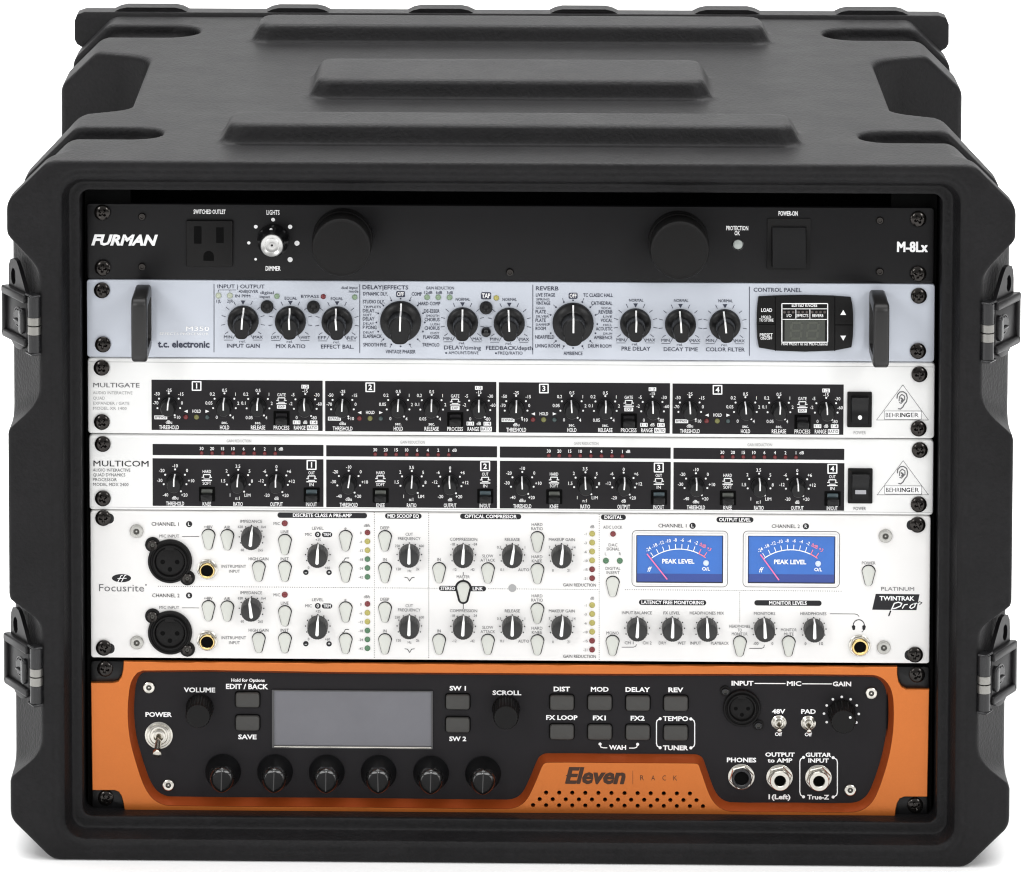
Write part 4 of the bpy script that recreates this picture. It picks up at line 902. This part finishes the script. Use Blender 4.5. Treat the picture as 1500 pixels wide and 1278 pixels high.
# blue needle meters
def meter(ox0, ox1, oy0, oy1, wx0, wx1, wy0, wy1, n, lx, badge):
    xm = (wx0+wx1)/2
    a, b, c, d = u.rect(ox0, ox1, oy0, oy1); lo = rrect(a, b, c, d, 2.6, 5); u.ink(K).stroke(lo, .28, .12, True, False)
    u.t('CHANNEL %d' % n, lx, oy0-7.4, 5.2, 41, K); rb_(lx+29.5, oy0-7.4, badge)
    a, b, c, d = u.rect(wx0, wx1, wy0, wy1); li = rrect(a, b, c, d, .4, 2); o1 = rrect(a-.9, b+.9, c-.9, d+.9, .8, 2)
    mm = M(); mm.loft([[(x, 0, z) for x, z in o1], [(x, .9, z) for x, z in o1], [(x, .9, z) for x, z in li], [(x, .2, z) for x, z in li]], False, False)
    o = u.part('level_meter', mm.mesh('level_meter', CREAM_PANEL))
    dk = M(); dk.loft([[(x, .8, z) for x, z in li], [(x, .98, z) for x, z in inset(li, .12)], [(x, .3, z) for x, z in inset(li, .5)]], False, False)
    u.part('window_edge', dk.mesh('window_edge', mat('bezel_dark', (.03, .032, .045), .4)), parent=o)
    u.part('meter_face', M().flat(li, .25).mesh('meter_face', METER), parent=o)
    a, b, c2, d2 = u.rect(wx0+.5, wx1-.5, wy1-13, wy1-.5); u.part('lower_band', M().flat(rrect(a, b, c2, d2, .2, 2), .3).mesh('lower_band', METER_LOW), parent=o)
    W_, R_ = M(), M()
    def pt(ang, r): return u.p(xm+r*sin(ang)*.985, wy1+8+0-r*cos(ang)+0)
    cy_ = 58.; angs = [math.radians(-46+9.4*i) for i in range(11)]
    def q(a, r): return u.p(xm-1+r*sin(a)*1., wy0+87-r*cos(a))
    W_.stroke([q(math.radians(t), 66.5) for t in np.linspace(-37, 25.5, 20)], .55, .4, caps=False)
    R_.stroke([q(math.radians(t), 66.5) for t in np.linspace(25.5, 36, 6)], .55, .4, caps=False)
    labs = ['-24', '-18', '-12', '-10', '-8', '-6', '-4', '-2', '0dB', '+3']
    for i, s in enumerate(labs):
        a = math.radians(-34+7.5*i); M_ = R_ if i >= 8 else W_
        M_.stroke([q(a, 67), q(a, 74)], .42, .4, caps=False)
        co, f = glyphs(s, .012, 0); kk = 5.0/u.q/CAP; cx, cz = q(a, 80); lo_, hi_ = co[:, 0].min(), co[:, 0].max()
        M_.add([(cx+((x-(lo_+hi_)/2)*.85*cos(a)+(y-CAP/2)*sin(a))*kk, .42, cz+(-(x-(lo_+hi_)/2)*.85*sin(a)+(y-CAP/2)*cos(a))*kk) for x, y in co.tolist()], f)
    for (s, x, y, h, w, bo) in (('PEAK LEVEL', xm-2, wy0+38.4, 6.8, 47, .03), ('O/L', wx1-25, wy0+49.5, 5.2, 11.5, .03), ('ff', wx0+20, wy0+50, 7.5, 7, .01)):
        co, f = glyphs(s, bo, .3 if s == 'ff' else 0); kk = h/u.q/(CAP+2*bo); cx, cz = u.p(x, y); lo_, hi_ = co[:, 0].min(), co[:, 0].max(); kx = w/u.q/(hi_-lo_)
        W_.add([(cx+(xx-(lo_+hi_)/2)*kx, .42, cz+(yy-CAP/2)*kk) for xx, yy in co.tolist()], f)
    u.part('scale', W_.mesh('scale', INK['ice'], recalc=False), parent=o); u.part('red_scale', R_.mesh('red_scale', INK['red'], recalc=False), parent=o)
    x, z = u.p(wx1-25, wy0+41); u.part('overload_light', M().lathe([(1.7, .3), (1.6, .8), (.9, 1.2), (.05, 1.3)], 18, (x, z)).mesh('overload_light', mat('frosted_light', (.62, .70, .85), .4), 50), parent=o)
    nx_ = 0 if n == 1 else 2.6; nd = M().stroke([u.p(wx0+15.8+nx_, wy0+27), u.p(wx0+45.5, wy0+64.5)], .7, 1.1, caps=False); u.part('needle', nd.mesh('needle', mat('needle_pink', (.80, .16, .36), .4), recalc=False), parent=o)
    gl = M()
meter(925.8, 1066, 777.8, 859.6, 931.8, 1059.2, 783.8, 853.6, 1, 985, 'L')
meter(1088.5, 1229.8, 778.6, 860.4, 1095.4, 1223.4, 784.8, 854.4, 2, 1151, 'R')
# marks
P = 'brand_lettering'
u.t('PLATINUM', 1315, 863, 5.4, 48, G, 0)
q = [u.p(1282.8, 870.2), u.p(1347, 870.8), u.p(1342.4, 894), u.p(1277.6, 893.4)]; u.ink(K, P).flat(q, .12)
u.t('TWINTRAK', 1314, 876.8, 6.6, 51, 'white', .03, part=P)
u.line([(1302, 902), (1306, 893), (1310, 884), (1316, 882.3), (1321, 884), (1319, 888), (1312, 891), (1306, 892)], 1.7, 'white', .2, P); u.line([(1322, 891), (1325, 886), (1329, 885.5)], 1.6, 'white', .2, P)
u.line([(1338, 884.5), (1334, 887), (1332.5, 890), (1335, 891.5), (1339.5, 889), (1341, 885.5), (1338, 884.5), (1343, 883.8), (1350, 881.5)], 1.5, 'white', .2, P); u.line([(1302, 902), (1304.5, 895.4)], 2., K, .24, P); u.line([(1343.5, 883.5), (1347, 881.6), (1350.5, 883), (1347, 886)], 1.1, K, .24, P)
x, z = u.p(178, 847.2); u.ink(K, P).flat([(x+5.5*cos(2*PI*i/36), z+2.4*sin(2*PI*i/36)) for i in range(36)], .12)
for dx in (-2.6, 2.6): u.line([(178+dx-2.5, 852), (178+dx, 847.5), (178+dx+2, 843.4), (178+dx+4, 842.8)], 1.1, 'white', .2, P)
u.line([(172.5, 847.6), (185, 847.2)], 1, 'white', .2, P)
u.t('Focusrite', 178, 861.5, 10.5, 66, G, -.004, part=P); u.dot(213.8, 857, 1.2, G, part=P)
u.flush()

# ================================================================== 6 guitar processor (orange frame, bottom)
OY = 7.0          # the black plate sits 7 mm behind the orange frame
u = Unit('guitar_processor', 'orange-framed guitar processor with recessed black face and six black knobs, lowest in the case', 'guitar processor', OY, (747, 1193))
def pf(px, py): return at(px, py, 0.)[0]-u.ox, at(px, py, 0.)[1]-u.oz
def pbk(px, py): return u.p(px, py)
outer = [(181, 969.8), (500, 972.3), (900, 975.2), (1314.5, 977.6), (1314.5, 989), (1316.5, 999), (1321, 1006.5), (1328, 1010.3), (1361.4, 1010.6), (1360, 1090), (1358.6, 1167.8), (1325, 1167.6), (1318, 1170.5), (1314, 1178), (1312, 1187), (1311, 1196.2), (900, 1193), (500, 1190), (182.5, 1187.4), (181, 1178), (178, 1167), (174, 1160.5), (168, 1158.2), (135, 1158.2), (134, 1080), (133, 1001.2), (165, 1001), (173, 998.5), (178, 991), (180, 982)]
rec_in = [(212, 985.2), (500, 987.4), (900, 990), (1276, 991.6), (1289, 997), (1297, 1010), (1299.5, 1035), (1298.5, 1065), (1294, 1095), (1287, 1122), (1278, 1148), (1270, 1164), (1259, 1173), (1244, 1176.2), (1150, 1175.6), (1070, 1175), (1057, 1170), (1049, 1161), (1043, 1148), (1034, 1122), (1029, 1110), (1022, 1105.5), (1012, 1104.7), (900, 1104), (802, 1103.4), (794, 1105.5), (788, 1111), (779, 1132), (770, 1152), (763, 1163), (754, 1169), (742, 1171.2), (500, 1168.6), (250, 1166.6), (237, 1163), (227, 1154.5), (218, 1138), (208, 1108), (200, 1077), (196.8, 1045), (198, 1015), (202, 995)]
def cr(pts, per):
    """closed smooth curve through points (Catmull-Rom), a few samples per span"""
    n = len(pts); o = []
    for i in range(n):
        p0, p1, p2, p3 = [np.array(pts[(i+k-1) % n]) for k in range(4)]
        d1 = np.hypot(*(p2-p1)); t1 = (p2-p0)/max(np.hypot(*(p1-p0))+d1, 1e-6)*d1; t2 = (p3-p1)/max(np.hypot(*(p3-p2))+d1, 1e-6)*d1
        for k in range(per):
            t = k/per; o.append(tuple((2*t**3-3*t*t+1)*p1+(t**3-2*t*t+t)*t1+(-2*t**3+3*t*t)*p2+(t**3-t*t)*t2))
    return o
inner_b = cr([pbk(*q) for q in rec_in], 3)                 # foot of the bevel, on the black plate
inner_f = inset(inner_b, -3.3)                              # its rim, at the front of the frame
outl = [pf(*q) for q in outer]
holes = []
for row, (x0, y0, n) in enumerate(((800., 1161.4, 12), (790.5, 1171., 13), (780.8, 1179.8, 14))):
    for i in range(n):
        px, py = x0+19.15*i, y0+(.0065*19.15*i); holes.append(pf(px, py))
from mathutils.geometry import delaunay_2d_cdt
def inside(p, poly):
    c = False; n = len(poly)
    for i in range(n):
        (x0, y0), (x1, y1) = poly[i], poly[i-1]
        if (y0 > p[1]) != (y1 > p[1]) and p[0] < (x1-x0)*(p[1]-y0)/(y1-y0)+x0: c = not c
    return c
loops = [inset(outl, .35), inner_f]+[circle(1.25, 16, *h) for h in holes]
pts2 = []; ed = []
for l in loops:
    k = len(pts2); pts2 += [Vector(q) for q in l]; ed += [(k+i, k+(i+1) % len(l)) for i in range(len(l))]
vv, _, ff, *_ = delaunay_2d_cdt(pts2, ed, [], 0, 1e-5)
tri = []
for f_ in ff:
    c = sum((vv[i] for i in f_), Vector((0, 0)))/3
    if inside(c, loops[0]) and not inside(c, loops[1]) and not any((c.x-h[0])**2+(c.y-h[1])**2 < 1.2**2 for h in holes): tri.append(tuple(f_))
mm = M(); mm.add([(p.x, OY, p.y) for p in vv], tri)
mm.loft([[(x, OY-3, z) for x, z in outl], [(x, OY-.35, z) for x, z in outl], [(x, OY, z) for x, z in loops[0]]], False, False)
for l in loops[2:]: mm.loft([[(x, OY, z) for x, z in l], [(x, OY-2.5, z) for x, z in l]], False, False)
fr = u.part('orange_frame', mm.mesh('orange_frame', ORANGE, 40))
vb = M(); hx0, hz0 = holes[0][0]-9, holes[0][1]+3; hx1, hz1 = holes[-1][0]+3, holes[-1][1]-2
vb.flat([(min(h[0] for h in holes)-2, hz1), (max(h[0] for h in holes)+2, hz1), (holes[11][0]+2, hz0), (holes[0][0]-2, hz0)], OY-2.6)
u.part('vent_backing', vb.mesh('vent_backing', HOLE), parent=fr)
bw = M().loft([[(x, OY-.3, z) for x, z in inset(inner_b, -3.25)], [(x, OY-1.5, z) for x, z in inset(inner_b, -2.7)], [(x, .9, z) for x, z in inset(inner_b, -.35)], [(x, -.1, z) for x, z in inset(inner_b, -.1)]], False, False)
u.part('bevel', bw.mesh('bevel', ORANGE_SHADE, 60), parent=fr)
a, b, c, d = u.rect(178, 1319, 979, 1189)
u.part('panel', M().prism(rrect(a, b, c, d, 1, 3), -2.5, 0).mesh('panel', DARK_PANEL))
# black backing ears behind the notched corners
for (x0, x1, y0, y1) in ((133.5, 186, 969.3, 1003), (135, 189, 1156, 1186), (1308, 1361, 977.5, 1012), (1304, 1359, 1165, 1195)):
    xa, za = at(x0, y1, 3)[0]-u.ox, at(x0, y1, 3)[1]-u.oz; xb, zb_ = at(x1, y0, 3)[0]-u.ox, at(x1, y0, 3)[1]-u.oz
    u.part('mounting_ear', M().prism(rrect(xa, xb, za, zb_, 1.6, 4), 1, 4, .4).mesh('mounting_ear', BLACK))
for px, py in ((153.5, 981), (154.6, 1170.2), (1343.6, 989.6), (1341.2, 1181)):
    x, z = at(px, py, 1); obj('rack_screw', rack_screw(), u.root, (x-u.ox, -4, z-u.oz), random.uniform(0, 3))
for px, py in ((218, 1008), (246.5, 1151), (1276.5, 1016.3), (1245.6, 1158.3)): u.part('socket_screw', socket_screw(9, BRIGHT), px, py, 1.7)
Wb = .035
for s, x, y, h, w in (('VOLUME', 292.3, 1011, 7.2, 46), ('EDIT / BACK', 362, 1006, 7.8, 62), ('SAVE', 362.3, 1079.8, 7.2, 27), ('POWER', 232.5, 1047, 7.2, 39), ('SW 1', 670.5, 1008.6, 7, 24), ('SW 2', 670.5, 1082.6, 7, 25), ('SCROLL', 742.5, 1015.2, 7, 42), ('DIST', 823, 1009.7, 7.2, 24), ('MOD', 878.5, 1010.1, 7.2, 26), ('DELAY', 934.3, 1010.5, 7.2, 36), ('REV', 990, 1010.9, 7.2, 22),
                      ('FX LOOP', 823, 1051.5, 7.2, 46), ('FX1', 878, 1052, 7.2, 19), ('FX2', 934, 1052.4, 7.2, 20.5), ('TEMPO', 989.6, 1053, 7.2, 37), ('WAH', 904.6, 1095.2, 7, 25), ('TUNER', 989.6, 1095.8, 7.2, 37), ('INPUT', 1087.6, 1001.2, 7.2, 32), ('MIC', 1163.2, 1001.6, 7, 21), ('GAIN', 1233.3, 1002.2, 7, 27), ('48V', 1140.6, 1042.4, 7, 19.5), ('PAD', 1184.3, 1042.6, 7, 21.5),
                      ('PHONES', 1086.3, 1113.6, 7, 43), ('OUTPUT', 1142.5, 1105.7, 6.4, 43), ('to AMP', 1142.5, 1114.2, 6.4, 36), ('1(Left)', 1141.8, 1167.6, 7.4, 32), ('GUITAR', 1199, 1106, 6.4, 38), ('INPUT', 1199, 1114.4, 6.4, 30), ('True-Z', 1198.6, 1168, 7, 32)): u.t(s, x, y, h, w, 'white', Wb)
u.t('Hold for Options', 363.3, 996.7, 5, 49, 'white', .03); u.t('Off', 1140.3, 1075.8, 5.5, 10.5, 'white', .03); u.t('Off', 1184, 1076.2, 5.5, 10.5, 'white', .03)
def lines(*ls):
    for l in ls: u.line(l, 1.5, 'white')
lines([(1106, 1001.3), (1150, 1001.5)], [(1175.5, 1001.8), (1218, 1002)], [(879, 1090), (880, 1094.5), (884, 1095.6), (889, 1095.6)], [(934, 1090.4), (932.6, 1094.8), (929, 1096), (922, 1096)],
      [(966, 1053.2), (962.5, 1055.5), (961.6, 1059), (961.6, 1089), (962.6, 1092.8), (966, 1095.2)], [(1013, 1053.4), (1016.5, 1055.8), (1017.6, 1059.5), (1017.6, 1089.5), (1016.5, 1093.2), (1013, 1095.6)],
      [(1176, 1110), (1172.6, 1112.4), (1171.6, 1116), (1171.6, 1160), (1172.6, 1164.5), (1176, 1167)], [(1221.5, 1110.4), (1225.6, 1112.8), (1226.6, 1116.5), (1226.6, 1161), (1225.5, 1165), (1221.5, 1167.4)])
for x, y in ((879, 1090), (934, 1090.4), (967, 1053), (1012, 1053.3), (967, 1095.4), (1012, 1095.7), (1177, 1109.6), (1220.4, 1110), (1177, 1167.4), (1220.4, 1167.7)): u.dot(x, y, 2.3)
for x, y in ((362.5, 1026), (362.5, 1060), (670.5, 1029), (670.5, 1062.6), (823, 1030), (878.6, 1030.3), (934.4, 1030.8), (990, 1031.2), (823, 1073), (878.6, 1073.4), (934.3, 1073.8), (989.8, 1074.4)): square_button(u, x, y)
a, b, c, d = u.rect(398.5, 634, 1011, 1096.2); a2, b2, c2, d2 = u.rect(401.5, 632, 1012.5, 1092.5)
mm = M(); lo = rrect(a, b, c, d, .5, 2); li = rrect(a2, b2, c2, d2, .3, 2)
mm.loft([[(x, 0, z) for x, z in lo], [(x, 1.1, z) for x, z in lo], [(x, 1.1, z) for x, z in li], [(x, .3, z) for x, z in li]], False, False)
o = u.part('display', mm.mesh('display', mat('display_bezel', (.05, .05, .052), .3)))
u.part('screen', M().flat(li, .4).mesh('screen', LCD), parent=o)
a, b, c, d = u.rect(402, 632, 1092.6, 1095.2); u.part('lower_trim', M().prism(rrect(a, b, c, d, .3, 2), .5, 1.5, .3).mesh('lower_trim', BRIGHT), parent=o)
for x, y in ((326.6, 1131.5), (402.8, 1132), (478.6, 1132.6), (554.6, 1133.2), (631.4, 1134), (707.6, 1134.8)): knob(u, 'chick', x, y, 1.5, random.uniform(-.04, .04))
knob(u, 'knurl', 292.5, 1037.5, 1); knob(u, 'knurl', 741.3, 1039.5, 1); knob(u, 'knurl', 1233, 1045.5, 1)
for x, y in ((1233, 1021), (1220, 1024.5), (1246, 1024.5), (1211, 1033.5), (1255, 1033.5), (1207, 1045.5), (1258, 1046), (1211, 1058), (1254.5, 1058.5)): u.dot(x, y, 1.9)
gx, gz = u.p(1245.5, 1051.3, 16.5); u.part('pointer', M().flat(circle(.75, 12, gx, gz), 16.5).mesh('pointer', INK['white']), label='white pointer dot on the gain knob')
xlr(u, 1086.8, 1037.4, 27.5, ((-24.5, 25), (24.5, -26)), GLOSSB, 7)
jack(u, 1086, 1139, 18.6, GLOSSB, BRIGHT, 10); jack(u, 1142, 1139.8, 18.6, BRIGHT, BRIGHT, 8, bush=True); jack(u, 1199, 1140.3, 18.6, BRIGHT, BRIGHT, 8, bush=True)
def toggle(px, py, r, ll, tilt):
    q = r/2.56
    def nut():
        mm = M().lathe([(q, 0), (q, .7), (q*.88, 1.0), (q*.84, .9), (q*.8, 1.0), (q*.78, 1.9), (q*.66, 2.2), (q*.62, 1.5), (q*.5, 1.5), (q*.48, 3.2), (q*.36, 3.4), (q*.33, 1.2), (.05, 1.1)], 40)
        return mm.mesh('toggle_switch', BRIGHT, 28)
    def lev():
        mm = M(); prof = [(q*.2, 1), (q*.22, ll*.35), (q*.26, ll*.8), (q*.34, ll*.95), (q*.3, ll), (q*.1, ll+.4), (.02, ll+.45)]
        mm.lathe(prof, 18)
        mm.v = [(x, h*cos(tilt)+z*sin(tilt), z*cos(tilt)-h*sin(tilt)) for x, h, z in mm.v]
        return mm.mesh('lever', CHROME, 40)
    o = u.part('toggle_switch', proto(('tog', r), nut), px, py, .8); obj('lever', proto(('lev', r), lev), o)
toggle(232.6, 1077.6, 20.5, 16, .42); toggle(1141, 1058.8, 11, 8, .35); toggle(1184.3, 1059.6, 11, 8, .35)
# logo on the orange hump
def onframe(s, px, py, h, w, bold, shear, up=0.):
    co, f = glyphs(s, bold, shear); x, z = pf(px, py); k = h/u.q/(CAP+2*bold); lo_, hi_ = co[:, 0].min(), co[:, 0].max(); kx = w/u.q/(hi_-lo_)
    u.ink('brown', 'brand_lettering').add([(x+(a_-(lo_+hi_)/2)*kx, OY+.12+up, z+(b_-CAP/2)*k) for a_, b_ in co.tolist()], f)
onframe('Eleven', 872, 1136.2, 24.5, 87, .024, .24)
for i_, (dx_, dy_) in enumerate(((-.7, 0), (.7, 0), (0, .6))): onframe('Eleven', 872+dx_, 1136.2+dy_, 24.5, 87, .024, .24, .015*(i_+1))
for i, ch in enumerate('RACK'): onframe(ch, 940.6+16.2*i, 1139.6+.1*i, 7.4, 5.4, -.006, 0)
u.ink('brown', 'brand_lettering').stroke([pf(927, 1129), pf(927, 1149)], .22, OY+.12, False, False)
u.ink('brown', 'brand_lettering').stroke([pf(829, 1136.4), pf(846, 1136.4)], .5, OY+.14, False, False)
u.flush()
